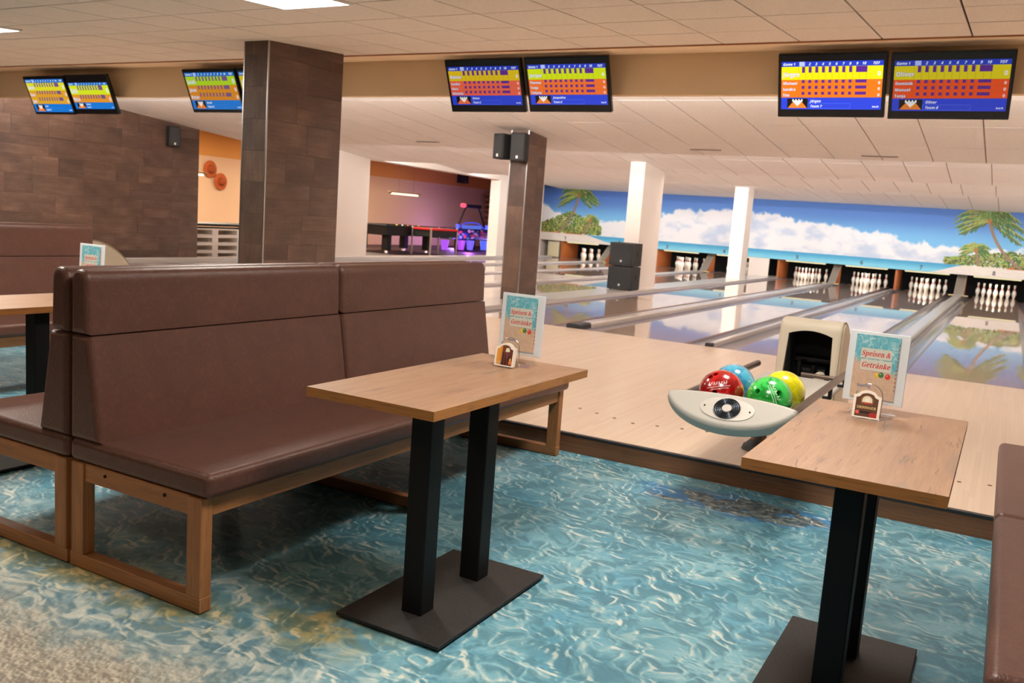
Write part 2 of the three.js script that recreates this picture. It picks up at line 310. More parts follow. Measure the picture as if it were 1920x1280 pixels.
const SEG = [[-8.15, 2.924, -13.2, 2.51], [-13.2, 2.90, -17.4, 2.50], [-17.4, 2.875, -21.6, 2.53], [-21.6, 2.72, -27.62, 2.475]];
const yLane = z => { for (const [a, b, c, d] of SEG) if (z <= a && z >= c) return b + (d - b) * (z - a) / (c - a); return 2.6; };
for (const [i, [z0, y0, z1, y1]] of SEG.entries()) {
  const zs = [z0]; if (i === 0) for (let z = -8.41; z > z1 + 0.2; z -= 1.25) zs.push(z); else for (let z = z0 - 1.25; z > z1 + 0.2; z -= 1.25) zs.push(z); zs.push(z1);
  sloped('ceiling_lane_' + (i + 1), WL, WR, z0, y0, z1, y1, grid(WL, WR, -0.43, 0.625), zs, M.rearTile, M.rearGrid);
  if (i < 3) struct('trim_' + (6 + i), bx(WR - WL, SEG[i + 1][1] - y1 + 0.06, 0.03, (WR + WL) / 2, (SEG[i + 1][1] + y1) / 2 + 0.03, z1 - 0.002), M.rearTile);
}
// ---- left white wall with the wide opening into the games room
{
  const s = new THREE.Shape([[15.95, 0], [26.38, 0], [26.38, 3.05], [15.95, 3.05]].map(p => new THREE.Vector2(...p)));
  const h = new THREE.Path([[17.22, 0.17], [23.5, 0.17], [23.5, 2.475], [17.22, 2.525]].map(p => new THREE.Vector2(...p))); s.holes.push(h);
  const g = new THREE.ExtrudeGeometry(s, { depth: 0.34, bevelEnabled: false }).rotateY(Math.PI / 2).translate(WL - 0.34, 0, 0);
  struct('wall_games', g, M.white);
  struct('wall_mural_side', bx(0.2, 3.05, 3.1, -14.5, 1.525, -27.4), M.white);
  struct('floor_corner', bx(0.8, 0.1, 3.0, -14.05, 0.05, -27.85), M.cover);
  struct('wall_threshold', bx(0.34, 0.17, 3.9, WL - 0.17, 0.085, -14.0), M.white);
}
// ---- games room behind it
struct('floor_games', bx(6.6, 0.1, 23, -17.3, 0.01, -22.4), M.sideFloor);
struct('ceiling_games', bx(6.6, 0.1, 23, -17.3, 3.2, -22.4), M.white);
struct('wall_games_far', bx(0.2, 2.5, 23, -20.1, 1.25, -22.4), M.peach);
struct('wall_games_band', bx(0.2, 0.75, 23, -20.095, 2.86, -22.4), M.orange);
struct('wall_games_near', bx(6.6, 3.3, 0.2, -17.3, 1.65, -10.9), M.peach);
struct('wall_games_end', bx(6.6, 3.3, 0.2, -17.3, 1.65, -33.9), M.peach);

// ---- mural wall (printed beach) with the lane numbers
const MX0 = -14.4, MX1 = WR, MY0 = 0.7, MY1 = 2.62;
const muralTex = canvasTex(2048, 232, (g, w, h) => {
  const PX = x => (x - MX0) / (MX1 - MX0) * w, PY = y => (MY1 - y) / (MY1 - MY0) * h;
  const im = g.createImageData(w, h);
  for (let j = 0; j < h; j++) for (let i = 0; i < w; i++) {
    const x = mix(MX0, MX1, i / w), y = mix(MY1, MY0, j / h);
    let c = mix3([116, 184, 228], [84, 130, 206], sm(1.5, 2.3, y)); c = mix3(c, [70, 108, 188], 0.6 * sm(-9, -14, x) * sm(1.4, 2.4, y));
    const bil = (f, k) => 1 - Math.abs(2 * noise(x * f, y * f * 0.8, k) - 1);
    const topY = 1.42 + 0.62 * Math.exp(-Math.pow((x + 7.0) / 1.9, 2)) + 0.38 * Math.exp(-Math.pow((x + 9.4) / 1.3, 2)) + 0.26 * Math.exp(-Math.pow((x + 4.2) / 1.5, 2)) + 0.5 * Math.exp(-Math.pow((x + 14.6) / 1.2, 2)) + 0.14 * bil(1.6, 703) + 0.1 * bil(3.6, 705) + 0.06 * bil(8, 707) - 0.12;
    const cl = sm(-0.01, 0.1, topY - y + 0.12 * (fbm(x * 5, y * 7, 4, 713) - 0.5)), sh = fbm(x * 2.5, y * 4, 4, 721);
    c = mix3(c, mix3([198, 208, 226], [240, 238, 238], sm(0.3, 0.62, 0.75 * sh + 0.2 * bil(1.1, 709) + 0.22 * sm(0.5, 0, topY - y))), cl * (0.92 + 0.08 * sh));
    const sea = 0.965 - 0.004 * x * 0; if (y < sea) c = mix3([54, 150, 196], [136, 212, 232], sm(0.96, 0.74, y) * 0.8 + 0.2 * fbm(x * 6, y * 60, 3, 731));
    const sandL = 1 - sm(-12.9, -11.3, x), sandR = sm(-2.1, -0.9, x), sandT = 0.98 - 0.13 * sm(-13.6, -11.4, x) * sandL * 1.6 - 0.0;
    const sd = Math.max(sandL, sandR); if (sd > 0 && y < mix(0.7, 0.99, sd)) c = mix3([240, 232, 222], [210, 198, 184], 0.5 * fbm(x * 5, y * 30, 3, 741));
    const o = (j * w + i) * 4; im.data[o] = c[0]; im.data[o + 1] = c[1]; im.data[o + 2] = c[2]; im.data[o + 3] = 255;
  }
  g.putImageData(im, 0, 0);
  let s = 5; const r = () => { s = (s * 1664525 + 1013904223) >>> 0; return s / 4294967296; };
  const palm = (x, y, R, lean) => { // trunk and fronds
    const bxp = PX(x + lean), byp = PY(0.98), X = PX(x), Y = PY(y), k = w / (MX1 - MX0);
    g.strokeStyle = 'rgb(150,122,98)'; g.lineWidth = 0.075 * k; g.beginPath(); g.moveTo(bxp, byp); g.quadraticCurveTo(PX(x + lean * 0.25), PY(1.4), X, Y); g.stroke();
    for (let i = 0; i < 17; i++) {
      const a = -Math.PI * (-0.2 + 1.4 * (i + 0.4 * r()) / 17), L = R * k * (0.8 + 0.35 * r()), ex = X + Math.cos(a) * L, ey = Y + Math.sin(a) * L * 0.5 + L * 0.34, mx = X + Math.cos(a) * L * 0.55, my = Y + Math.sin(a) * L * 0.75 - L * 0.1;
      for (const pass of [0, 1]) for (let q = 1; q < 30; q++) { const t = q / 30, qx = (1 - t) * (1 - t) * X + 2 * t * (1 - t) * mx + t * t * ex, qy = (1 - t) * (1 - t) * Y + 2 * t * (1 - t) * my + t * t * ey, l = 0.24 * k * Math.sin(Math.PI * Math.min(1, t * 0.85 + 0.15)) * R;
        g.strokeStyle = pass === 0 ? `rgb(${58 + r() * 44 | 0},${92 + r() * 44 | 0},${46 + r() * 26 | 0})` : `rgb(${134 + r() * 66 | 0},${154 + r() * 44 | 0},${70 + r() * 36 | 0})`; g.lineWidth = pass ? 2 : 3; g.beginPath(); g.moveTo(qx, qy); g.lineTo(qx + (r() - 0.5) * l * 0.5 + Math.cos(a) * l * 0.55, qy + (pass ? 0.45 : 1) * l * (0.7 + 0.4 * r())); g.stroke(); }
    }
    g.fillStyle = 'rgb(170,112,60)'; g.beginPath(); g.ellipse(X, Y + 3, 0.055 * k, 0.075 * k, 0, 0, 7); g.fill();
  };
  const bush = (x0, x1, y0, y1, n) => { for (let i = 0; i < n; i++) { const x = mix(x0, x1, r()), t = 1 - Math.abs(2 * (x - x0) / (x1 - x0) - 1), y = mix(y0, mix(y0, y1, 0.35 + 0.65 * t), r()); const dk = r(); g.fillStyle = dk < 0.45 ? `rgb(${50 + r() * 40 | 0},${78 + r() * 40 | 0},${40 + r() * 20 | 0})` : `rgb(${122 + r() * 60 | 0},${138 + r() * 46 | 0},${62 + r() * 30 | 0})`; g.beginPath(); g.ellipse(PX(x), PY(y), 2 + r() * 4, 1.2 + r() * 2.2, r() * 3, 0, 7); g.fill(); } };
  const hut = (x, y, sx) => { g.fillStyle = 'rgb(150,108,78)'; g.beginPath(); g.moveTo(PX(x - sx), PY(y)); g.lineTo(PX(x), PY(y + 0.13)); g.lineTo(PX(x + sx), PY(y)); g.fill(); g.fillStyle = 'rgb(196,110,58)'; g.fillRect(PX(x - sx * 0.8), PY(y), PX(x + sx * 0.8) - PX(x - sx * 0.8), PY(y - 0.08) - PY(y)); };
  hut(-14.0, 1.05, 0.5); hut(-13.1, 1.04, 0.4); hut(0.5, 1.02, 0.7); hut(1.8, 1.02, 0.5);
  bush(-14.4, -12.1, 1.0, 1.75, 2000); bush(-1.6, 1.6, 0.98, 1.42, 1500); bush(1.2, 2.6, 0.98, 1.9, 900);
  palm(-13.0, 2.3, 0.8, -0.7); palm(-0.62, 2.22, 0.95, 0.9); palm(-0.85, 1.42, 0.42, 0.1); palm(-12.5, 1.5, 0.36, -0.2); palm(1.4, 2.2, 0.9, 0.3);
  g.fillStyle = 'rgb(52,48,52)'; g.font = 'bold 19px sans-serif'; g.textAlign = 'center'; g.textBaseline = 'middle';
  for (const [n, x] of [[1, -13.4], [2, -11.4], [3, -9.72], [4, -7.84], [5, -5.6], [6, -3.76], [7, -2.17], [8, -0.335]]) g.fillText(String(n), PX(x), PY(0.805));
});
{
  const g = new THREE.BoxGeometry(MX1 - MX0, MY1 - MY0, 0.06).translate((MX0 + MX1) / 2, (MY0 + MY1) / 2, -27.65 - 0.03);
  const edge = std({ color: rgb(225, 220, 205), roughness: 0.7 });
  const m = struct('wall_mural', g, [edge, edge, edge, edge, std({ map: muralTex, roughness: 0.6 }), edge]);
  struct('wall_pit', bx(17.4, 0.8, 0.1, -5.5, 0.38, ZH - 1.35), M.blackMatt);
  struct('ceiling_pit', bx(17.4, 0.05, 1.6, -5.5, 0.78, ZH - 0.55), M.blackMatt);
}
// ---- columns
function cladColumn(name, x0, x1, z0, z1, top, rows) { // z0 near, z1 far: brown laminate planks on the two seen faces, metal corner strips
  const c = struct(name, bx(x1 - x0, 3.0, z0 - z1, (x0 + x1) / 2, 1.5, (z0 + z1) / 2), std({ color: rgb(58, 42, 34), roughness: 0.8 }));
  const H = 0.3, th = 0.006;
  for (let r = 0; r < rows; r++) {
    const y = 0.05 + r * H, hh = Math.min(H, top - y); if (hh < 0.04) break;
    part('plank', uvm(bx(x1 - x0, hh - 0.002, th, (x0 + x1) / 2, y + hh / 2, z0 + th / 2 + rnd() * 0.001), 'y', rnd(), rnd()), plankMats[rnd() * 6 | 0], c);
    let z = z0 + th; const first = 0.25 + 0.4 * rnd(); let L = first;
    while (z > z1 + 0.01) { const d = Math.min(L, z - z1); const half = rnd() < 0.25; for (const q of half ? [0, 1] : [2]) { const h2 = half ? hh / 2 : hh; part('plank', uvm(bx(th, h2 - 0.002, d - 0.002, x1 + th / 2 + rnd() * 0.001, y + (q === 1 ? hh * 0.75 : q === 0 ? hh * 0.25 : hh / 2), z - d / 2), 'z', rnd(), rnd()), plankMats[[0, 3, 1, 4, 3, 0][rnd() * 6 | 0]], c); } z -= d; L = 0.4 + 0.25 * rnd(); }
  }
  for (const [x, z] of [[x1 + th * 0.6, z0 + th * 0.6], [x0 - 0.002, z0 + th * 0.5]]) part('corner_strip', bx(0.013, top - 0.03, 0.013, x, top / 2 + 0.015, z), M.alu, c);
  return c;
}
cladColumn('column_1', -6.66, -6.352, -6.385, -7.45, 2.94, 10);
cladColumn('column_2', -6.58, -6.3, -11.53, -12.09, 2.70, 10);
struct('column_3', bx(0.3, 2.7, 1.1, -6.45, 1.35, -16.8), M.white);
struct('column_4', bx(0.36, 2.7, 0.6, -6.5, 1.35, -24.3), M.white);

// ================================================================ LIGHTS
{
  const frameM = std({ color: rgb(240, 236, 228), roughness: 0.5 });
  const where = [[-12.02, 'far left by the wood wall'], [-8.62, 'left of the brown column'], [-4.52, 'just before the brown column'], [-0.77, 'above the right table']];
  const rows = [[-4.69, 'front row'], [-2.19, 'second row over the seats'], [0.31, 'row behind the viewer']];
  let first;
  for (const [z, rn] of rows) for (const [x, xn] of where) {
    if (z > -4 && x < -8) continue;
    const y = yFront(Math.min(z, -1.6)), a = z < -1.6 ? Math.atan(0.068) : 0, lab = `square white glowing ceiling panel, ${xn}, ${rn}`;
    if (x === -8.62 && z === -4.69) { const y2 = yFront(-4.88), c = copy(first, lab, [x, y2, -4.88]); c.rotation.x = a; areaLight(0.6, 0.6, PANEL_COLOR, PANEL_GLOW, [x, y2 - 0.024, -4.88], -Math.PI / 2 + a); continue; }
    if (!first) { first = thing('ceiling_light', lab, 'ceiling light', [x, y, z], 0, 'square ceiling panels'); part('light_panel', rb(0.6, 0.014, 0.6, 0.006, 0, -0.012, 0), glow(1, 0.93, 0.85, 5), first); part('frame', join(bx(0.635, 0.022, 0.02, 0, -0.006, 0.308), bx(0.635, 0.022, 0.02, 0, -0.006, -0.308), bx(0.02, 0.022, 0.635, 0.308, -0.006, 0), bx(0.02, 0.022, 0.635, -0.308, -0.006, 0)), frameM, first); first.rotation.x = a; }
    else { const c = copy(first, lab, [x, y, z]); c.rotation.x = a; }
    areaLight(0.6, 0.6, z > 0 ? [1, 0.6, 0.3] : PANEL_COLOR, z > 0 ? 12 : PANEL_GLOW, [x, y - 0.024, z], -Math.PI / 2 + a);
  }
  // fluorescent battens hidden behind each ceiling step, shining towards the pins
  let bat;
  const rowsB = [[-8.19, 2.76, 'behind the tan bulkhead', 1.05, 0.95], [-13.27, 2.72, 'behind the first ceiling step', 1.05, 0.95], [-17.47, 2.7, 'behind the second ceiling step', 1, 0.8], [-21.67, 2.62, 'behind the last ceiling step', 0.52, 0.2]];
  for (const [z, y, n, k, tilt] of rowsB) {
    for (let k = 0; k < 10; k++) {
      const x = -12.85 + k * 1.62, lab = `white tube batten, ${WORD[k]} from the left, ${n}`;
      if (!bat) { bat = thing('tube_light', lab, 'tube light', [x, y, z], 0, 'tube battens behind ceiling steps'); part('light_tube', cyl(0.016, 0.016, 1.46, 12).rotateZ(Math.PI / 2), glow(1, 0.9, 0.82, 4), bat); part('housing', join(bx(1.52, 0.05, 0.02, 0, 0, 0.035), bx(0.03, 0.04, 0.05, 0.745, 0, 0.012), bx(0.03, 0.04, 0.05, -0.745, 0, 0.012)), M.white, bat); }
      else copy(bat, lab, [x, y, z]);
    }
    areaLight(15.6, 0.07, TUBE_COLOR, TUBE_GLOW * k, [-5.55, y, z - 0.03], tilt);
  }
  // warm strips above the pins
  let pl;
  for (let i = 0; i < 8; i++) {
    const lab = `pale yellow light strip above the pins under the number ${WORD[i]}`;
    if (!pl) { pl = thing('pin_light', lab, 'light strip', [LX[i], 0.672, -27.71], 0, 'light strips above the pins'); part('light_strip', rb(1.16, 0.035, 0.05, 0.012, 0, 0, 0), glow(1, 0.88, 0.5, 0.9), pl); part('bracket', bx(1.2, 0.02, 0.06, 0, 0.026, -0.01), M.white, pl); }
    else copy(pl, lab, [LX[i], 0.672, -27.71]);
    areaLight(1.1, 0.05, [1, 0.9, 0.74], 28, [LX[i], 0.648, -27.74], -0.95);
  }
}

// ================================================================ FURNITURE
// ---- upholstered bench, local origin under the middle of its back, +x is the front
const BL = 2.72;
function backProfile(pts, len, bevel) { return ext(pts, len, bevel, 4).translate(0, 0, -len / 2); }
const bench = thing('upholstered_bench', 'brown leather bench facing right, with its whole seat and oak frame in the foreground', 'bench', [-2.885, 0, -3.33], 0, 'brown leather benches');
{
  const cl = BL / 2 - 0.003, hl = BL / 4;
  for (const s of [1, -1]) {
    const z = s * hl;
    part('seat_cushion', uvm(rb(0.72, 0.085, cl, 0.026, 0.36, 0.445, z, 5)), M.leather, bench);
    part('lower_backrest', uvm(backProfile([[0.004, 0.486], [0.17, 0.486], [0.106, 0.864], [0.004, 0.864]], cl, 0.022).translate(0, 0, z)), M.leather, bench);
    const top = new THREE.Shape(); top.moveTo(0.004, 0.869); top.lineTo(0.098, 0.869); top.lineTo(0.092, 1.052); top.quadraticCurveTo(0.09, 1.1, 0.05, 1.1); top.quadraticCurveTo(0.008, 1.1, 0.004, 1.052);
    part('upper_backrest', uvm(ext(top, cl, 0.022, 4).translate(0, 0, -cl / 2 + z)), M.leather, bench);
  }
  part('front_rail', uvm(rb(0.035, 0.07, BL - 0.12, 0.004, 0.66, 0.366, 0), 'z'), M.oak, bench);
  part('back_rail', uvm(rb(0.035, 0.07, BL - 0.12, 0.004, 0.03, 0.366, 0), 'z'), M.oak, bench);
  for (const z of [BL / 2 - 0.03, 0, -BL / 2 + 0.03]) {
    part('leg', uvm(rb(0.068, 0.345, 0.05, 0.004, 0.651, 0.2275, z), 'y', z), M.oak, bench);
    part('leg', uvm(rb(0.068, 0.345, 0.05, 0.004, 0.043, 0.2275, z), 'y', z + 0.3), M.oak, bench);
    part('runner', uvm(rb(0.685, 0.052, 0.05, 0.004, 0.3445, 0.03, z), 'x', z), M.oak, bench);
    const cr = part('crossbar', uvm(rb(0.55, 0.068, 0.034, 0.004, 0.347, 0.366, z), 'x', z + 0.5), M.oak, bench);
    part('foot_pad', bx(0.66, 0.006, 0.036, 0.3445, 0.003, z), M.black, bench);
    if (z > 0.1) for (const x of [0.19, 0.5]) part('bolt', cyl(0.006, 0.006, 0.006, 10).rotateX(Math.PI / 2).translate(x, 0.375, z + 0.018), M.blackMatt, cr);
  }
}
copy(bench, 'brown leather bench facing left, standing back to back behind the foreground bench', [-2.897, 0, -3.33], Math.PI);
copy(bench, 'brown leather bench at the far left, behind the left table', [-6.2, 0, -3.02], 0);
copy(bench, 'brown leather bench cut off at the right edge of the photo', [0.79, 0, -3.46], Math.PI);

// ---- tables
const table = thing('cafe_table', 'oak topped table with two black posts in front of the long leather bench', 'table', [-1.63, 0, -2.61], 0, 'oak topped tables');
function tableParts(t, dx, dz) {
  const g = new THREE.BoxGeometry(0.508, 0.031, 1.118).translate(dx, 0.7745, dz);
  // top decor runs along z
  const uv = g.attributes.uv, p = g.attributes.position, n = g.attributes.normal;
  for (let i = 0; i < p.count; i++) { if (Math.abs(n.getY(i)) > 0.5) uv.setXY(i, (p.getZ(i) - dz) / 1.118 + 0.5, (p.getX(i) - dx) / 0.508 + 0.5); else if (Math.abs(n.getX(i)) > 0.5) uv.setXY(i, p.getZ(i), p.getY(i)); else uv.setXY(i, p.getX(i), p.getY(i)); }
  const top = part('tabletop', g, [M.edge, M.edge, M.top, M.edge, M.edge, M.edge], t);
  for (const z of [0.185, -0.185]) part('post', rb(0.082, 0.74, 0.08, 0.005, 0, 0.389, z), M.blackMetal, t);
  part('mount_plate', bx(0.3, 0.006, 0.5, 0, 0.757, 0), M.blackMetal, t);
  const b = part('base_plate', uvm(rb(0.42, 0.013, 0.735, 0.003, 0, 0.0145, 0)), M.plate, t);
  part('foot', bx(0.39, 0.008, 0.705, 0, 0.004, 0), M.blackMatt, b);
}
tableParts(table, -0.075, -0.135);
const table2 = thing('cafe_table', 'oak topped table with black posts at the right, nearest the camera', 'table', [-0.314, 0, -2.865], 0, 'oak topped tables');
tableParts(table2, 0.005, -0.055);
copy(table, 'oak topped table at the left edge, behind the back to back benches', [-4.27, 0, -2.56]);

// ---- menu stands and coaster holders
const seaSmall = (g, x0, y0, w, h) => { const im = g.createImageData(w, h); for (let j = 0; j < h; j++) for (let i = 0; i < w; i++) { const u = i / w, v = j / h; const sand = sm(0.42, 0.56, v + 0.25 * (u - 0.5) * -0.8 + 0.06 * (fbm(u * 5, v * 5, 3, 801) - 0.5)); let c = mix3([70, 150, 170], [128, 190, 200], fbm(u * 5, v * 9, 4, 811)); const r = 1 - Math.abs(2 * fbm(u * 6, v * 9, 3, 821) - 1); c = mix3(c, [206, 224, 224], sm(0.86, 0.99, r) * 0.45 + 0.35 * sm(0.55, 0.75, fbm(u * 16, v * 22, 3, 825))); c = mix3(c, mix3([190, 158, 134], [212, 184, 160], fbm(u * 20, v * 24, 3, 831)), sand); const o = (j * w + i) * 4; im.data[o] = c[0]; im.data[o + 1] = c[1]; im.data[o + 2] = c[2]; im.data[o + 3] = 255; } g.putImageData(im, x0, y0); };
const menuTex = canvasTex(400, 560, (g, w, h) => {
  seaSmall(g, 0, 0, w, h);
  g.fillStyle = 'rgba(206,200,186,0.92)'; g.fillRect(56, 118, 280, 92); g.fillRect(62, 218, 284, 100);
  g.strokeStyle = 'rgba(120,110,100,0.7)'; g.lineWidth = 3; g.beginPath(); g.moveTo(62, 318); g.lineTo(346, 318); g.moveTo(56, 210); g.lineTo(336, 210); g.stroke();
  g.fillStyle = 'rgb(196,30,40)'; g.textBaseline = 'middle'; g.textAlign = 'left'; g.font = 'italic bold 62px serif'; g.fillText('Speisen &', 62, 164, 262); g.fillText('Getränke', 72, 266, 262);
  for (const [x, y, c] of [[226, 350, 'rgb(222,178,60)'], [262, 344, 'rgb(62,120,70)'], [322, 352, 'rgb(214,62,52)']]) { g.fillStyle = c; g.beginPath(); g.arc(x, y, 24, 0, 7); g.fill(); g.fillStyle = 'rgba(255,255,255,0.55)'; g.beginPath(); g.arc(x - 6, y - 8, 6, 0, 7); g.fill(); }
  g.fillStyle = 'rgb(88,110,150)'; g.font = 'bold 36px sans-serif'; g.fillText('Bowling', 60, 456, 120);
  g.fillStyle = 'rgb(150,96,86)'; for (let i = 0; i < 12; i++) g.fillRect(388, 60 + i * 36, 9, 20);
});
const menuMat = std({ map: menuTex, roughness: 0.35 });
const menu = thing('menu_stand', 'clear acrylic menu stand with a sea print card, on the table before the long bench', 'menu stand', [-1.705, 0.79, -3.165], 0, 'menu stands on the tables');
{
  const s = new THREE.Group(); 
  part('base', join(ext([[-0.05, 0], [0.05, 0], [0.05, 0.003], [0.012, 0.006], [0.006, 0.02], [0.006, 0.05], [0.003, 0.05], [0.003, 0.003], [-0.003, 0.003], [-0.003, 0.05], [-0.006, 0.05], [-0.006, 0.02], [-0.012, 0.006], [-0.05, 0.003]], 0.15).rotateY(Math.PI / 2).translate(-0.075, 0, 0)), M.acrylic, menu);
  part('sleeve', rb(0.2, 0.25, 0.006, 0.0028, -0.005, 0.165, -0.012, 2).rotateX(-0.05), M.frost, menu, 'frosted clear sleeve');
  const sh = new THREE.BoxGeometry(0.146, 0.222, 0.003).translate(-0.008, 0.168, -0.006).rotateX(-0.05);
  part('menu_card', sh, [M.white, M.white, M.white, M.white, menuMat, M.white], menu, 'printed card reading Speisen & Getränke');
}
copy(menu, 'clear acrylic menu stand with a sea print card, on the right table', [-0.356, 0.79, -3.305], -0.04);
copy(menu, 'clear acrylic menu stand seen above the bench back at the left', [-4.36, 0.79, -3.1], 0.05);

const coasterShape = () => { const s = new THREE.Shape(); s.moveTo(-0.043, 0); s.lineTo(0.043, 0); s.lineTo(0.045, 0.074); s.quadraticCurveTo(0.03, 0.076, 0.024, 0.086); s.quadraticCurveTo(0, 0.1, -0.024, 0.086); s.quadraticCurveTo(-0.03, 0.076, -0.045, 0.074); s.lineTo(-0.043, 0); return s; };
function coasterFace(kind) {
  return canvasTex(256, 288, (g, w, h) => {
    g.fillStyle = 'rgb(240,228,214)'; g.fillRect(0, 0, w, h);
    g.save(); g.beginPath(); g.moveTo(26, h - 14); g.lineTo(26, 78); g.quadraticCurveTo(60, 76, 72, 44); g.quadraticCurveTo(128, 12, 184, 44); g.quadraticCurveTo(196, 76, 230, 78); g.lineTo(230, h - 14); g.closePath(); g.clip();
    if (kind === 0) { // tavern still life: amber glass left, dark bottles, white lamp, candle
      const gr = g.createLinearGradient(26, 0, 230, 0); gr.addColorStop(0, 'rgb(226,160,70)'); gr.addColorStop(0.3, 'rgb(214,138,50)'); gr.addColorStop(0.36, 'rgb(110,58,34)'); gr.addColorStop(1, 'rgb(96,46,34)'); g.fillStyle = gr; g.fillRect(0, 0, w, h);
      g.fillStyle = 'rgb(70,34,32)'; g.fillRect(96, 120, 26, 150); g.fillRect(132, 140, 30, 130); g.fillRect(172, 150, 24, 110); g.fillStyle = 'rgb(228,222,196)'; g.beginPath(); g.moveTo(132, 110); g.lineTo(140, 62); g.lineTo(178, 60); g.lineTo(190, 106); g.fill(); g.fillStyle = 'rgb(120,70,90)'; g.fillRect(150, 110, 16, 70);
      g.fillStyle = 'rgb(250,190,90)'; g.beginPath(); g.ellipse(206, 200, 9, 18, 0, 0, 7); g.fill(); g.fillStyle = 'rgb(232,120,40)'; g.fillRect(190, 216, 34, 40); g.fillStyle = 'rgb(246,206,150)'; g.fillRect(26, 236, 60, 30); g.fillStyle = 'rgb(52,24,22)'; g.font = 'italic bold 34px serif'; g.fillText('Grimbergen', 30, 262, 130);
    } else {
      g.fillStyle = 'rgb(92,56,38)'; g.fillRect(0, 0, w, h); g.fillStyle = 'rgb(226,216,190)'; g.beginPath(); g.arc(128, 104, 46, Math.PI, 0); g.lineTo(174, 124); g.lineTo(82, 124); g.fill(); g.fillStyle = 'rgb(190,60,44)'; g.beginPath(); g.ellipse(128, 124, 46, 18, 0, 0, Math.PI); g.fill(); g.fillStyle = 'rgb(250,246,236)'; g.fillRect(114, 86, 9, 30); g.fillRect(133, 86, 9, 30); g.strokeStyle = 'rgb(170,130,70)'; g.lineWidth = 4; g.beginPath(); g.arc(128, 108, 54, 2.4, 0.7); g.stroke();
      g.fillStyle = 'rgb(228,206,140)'; g.font = 'bold 34px serif'; g.textAlign = 'center'; g.fillText('ERDINGER', 128, 190, 176); g.fillStyle = 'rgb(36,22,20)'; g.fillRect(70, 216, 110, 24); g.fillStyle = 'rgb(168,40,34)'; g.fillRect(160, 226, 70, 60); g.fillStyle = 'rgb(226,90,80)'; g.beginPath(); g.arc(50, 232, 18, 0, 7); g.fill();
    }
    g.restore();
  });
}
function coaster(kind, x, y, z, i, label) {
  const t = thing('beer_coaster', label, 'coaster', [x, y - 0.002, z], 0, 'beer coasters in the stands');
  t.rotation.x = -0.16;
  const g = ext(coasterShape(), 0.0016); part('card', g, M.white, t);
  const f = new THREE.ShapeGeometry(coasterShape(), 12).translate(0, 0, 0.0019), uv = f.attributes.uv, p = f.attributes.position; for (let k = 0; k < p.count; k++) uv.setXY(k, (p.getX(k) + 0.045) / 0.09, p.getY(k) / 0.095);
  if (i === 0) part('print', f, std({ map: coasterFace(kind), roughness: 0.5 }), t, kind ? 'brown print with a white crest' : 'amber tavern print');
  return t;
}
function holder(x, z, kind, where) {
  const t = thing('coaster_holder', `chrome loop coaster holder ${where}`, 'coaster holder', [x, 0.79, z], 0, 'chrome coaster holders');
  part('base', rb(0.095, 0.003, 0.06, 0.001, 0, 0.0015, -0.006), M.acrylic, t, 'clear acrylic foot');
  for (const zz of [-0.031]) { const pts = []; for (let k = 0; k <= 20; k++) { const a = Math.PI * k / 20; pts.push([-0.043 * Math.cos(a), 0.072 + 0.045 * Math.sin(a), zz * 1.0]); } part('loop', tube([[-0.043, 0.002, zz], [-0.043, 0.03, zz], [-0.043, 0.055, zz], ...pts, [0.043, 0.055, zz], [0.043, 0.03, zz], [0.043, 0.002, zz]], 0.0018, 90, 8), M.chrome, t); }
  for (let i = 0; i < 5; i++) coaster(kind, x - 0.003 * i * 0.2, 0.7965, z + 0.0165 - i * 0.0052 - 0.0005, i, i === 0 ? `front beer coaster with ${kind ? 'a brown crest print, on the right table' : 'an amber tavern picture, by the long bench'}` : `white edged beer coaster, ${['', 'second', 'third', 'fourth', 'last'][i]} in the ${kind ? 'right table' : 'long bench table'} stack`);
}
holder(-1.712, -3.073, 0, 'before the menu stand at the long bench');
holder(-0.362, -3.213, 1, 'before the menu stand on the right table');

// ================================================================ LANES
const zL0 = ZF, zL1 = ZH - 1.15;
const gutterGeo = (() => {
  const s = new THREE.Shape(), w = GW / 2; s.moveTo(-w, A - 0.012); s.lineTo(-w, 0.0); s.lineTo(w, 0.0); s.lineTo(w, A - 0.012); s.lineTo(w - 0.006, A - 0.012);
  for (let k = 1; k < 16; k++) { const a = Math.PI * k / 16; s.lineTo((w - 0.006) * Math.cos(a), A - 0.012 - 0.085 * Math.sin(a)); } s.lineTo(-w + 0.006, A - 0.012);
  return new THREE.ExtrudeGeometry(s, { depth: zL0 - zL1, bevelEnabled: false }).translate(0, 0, zL1);
})();
const laneGeo = uvm(bx(LW, A, zL0 - zL1, 0, A / 2, (zL0 + zL1) / 2), 'z');
let lane;
for (let i = 0; i < 8; i++) {
  const lab = `glossy pale wood bowling lane under the number ${WORD[i]}`;
  if (!lane) { lane = thing('bowling_lane', lab, 'bowling lane', [LX[i], 0, 0], 0, 'bowling lanes'); part('lane_surface', laneGeo, M.lane, lane); for (const s of [-1, 1]) part('gutter', gutterGeo.clone().translate(s * (LW / 2 + GW / 2 + 0.004), 0, 0), M.gutter, lane); }
  else copy(lane, lab, [LX[i], 0, 0]);
}
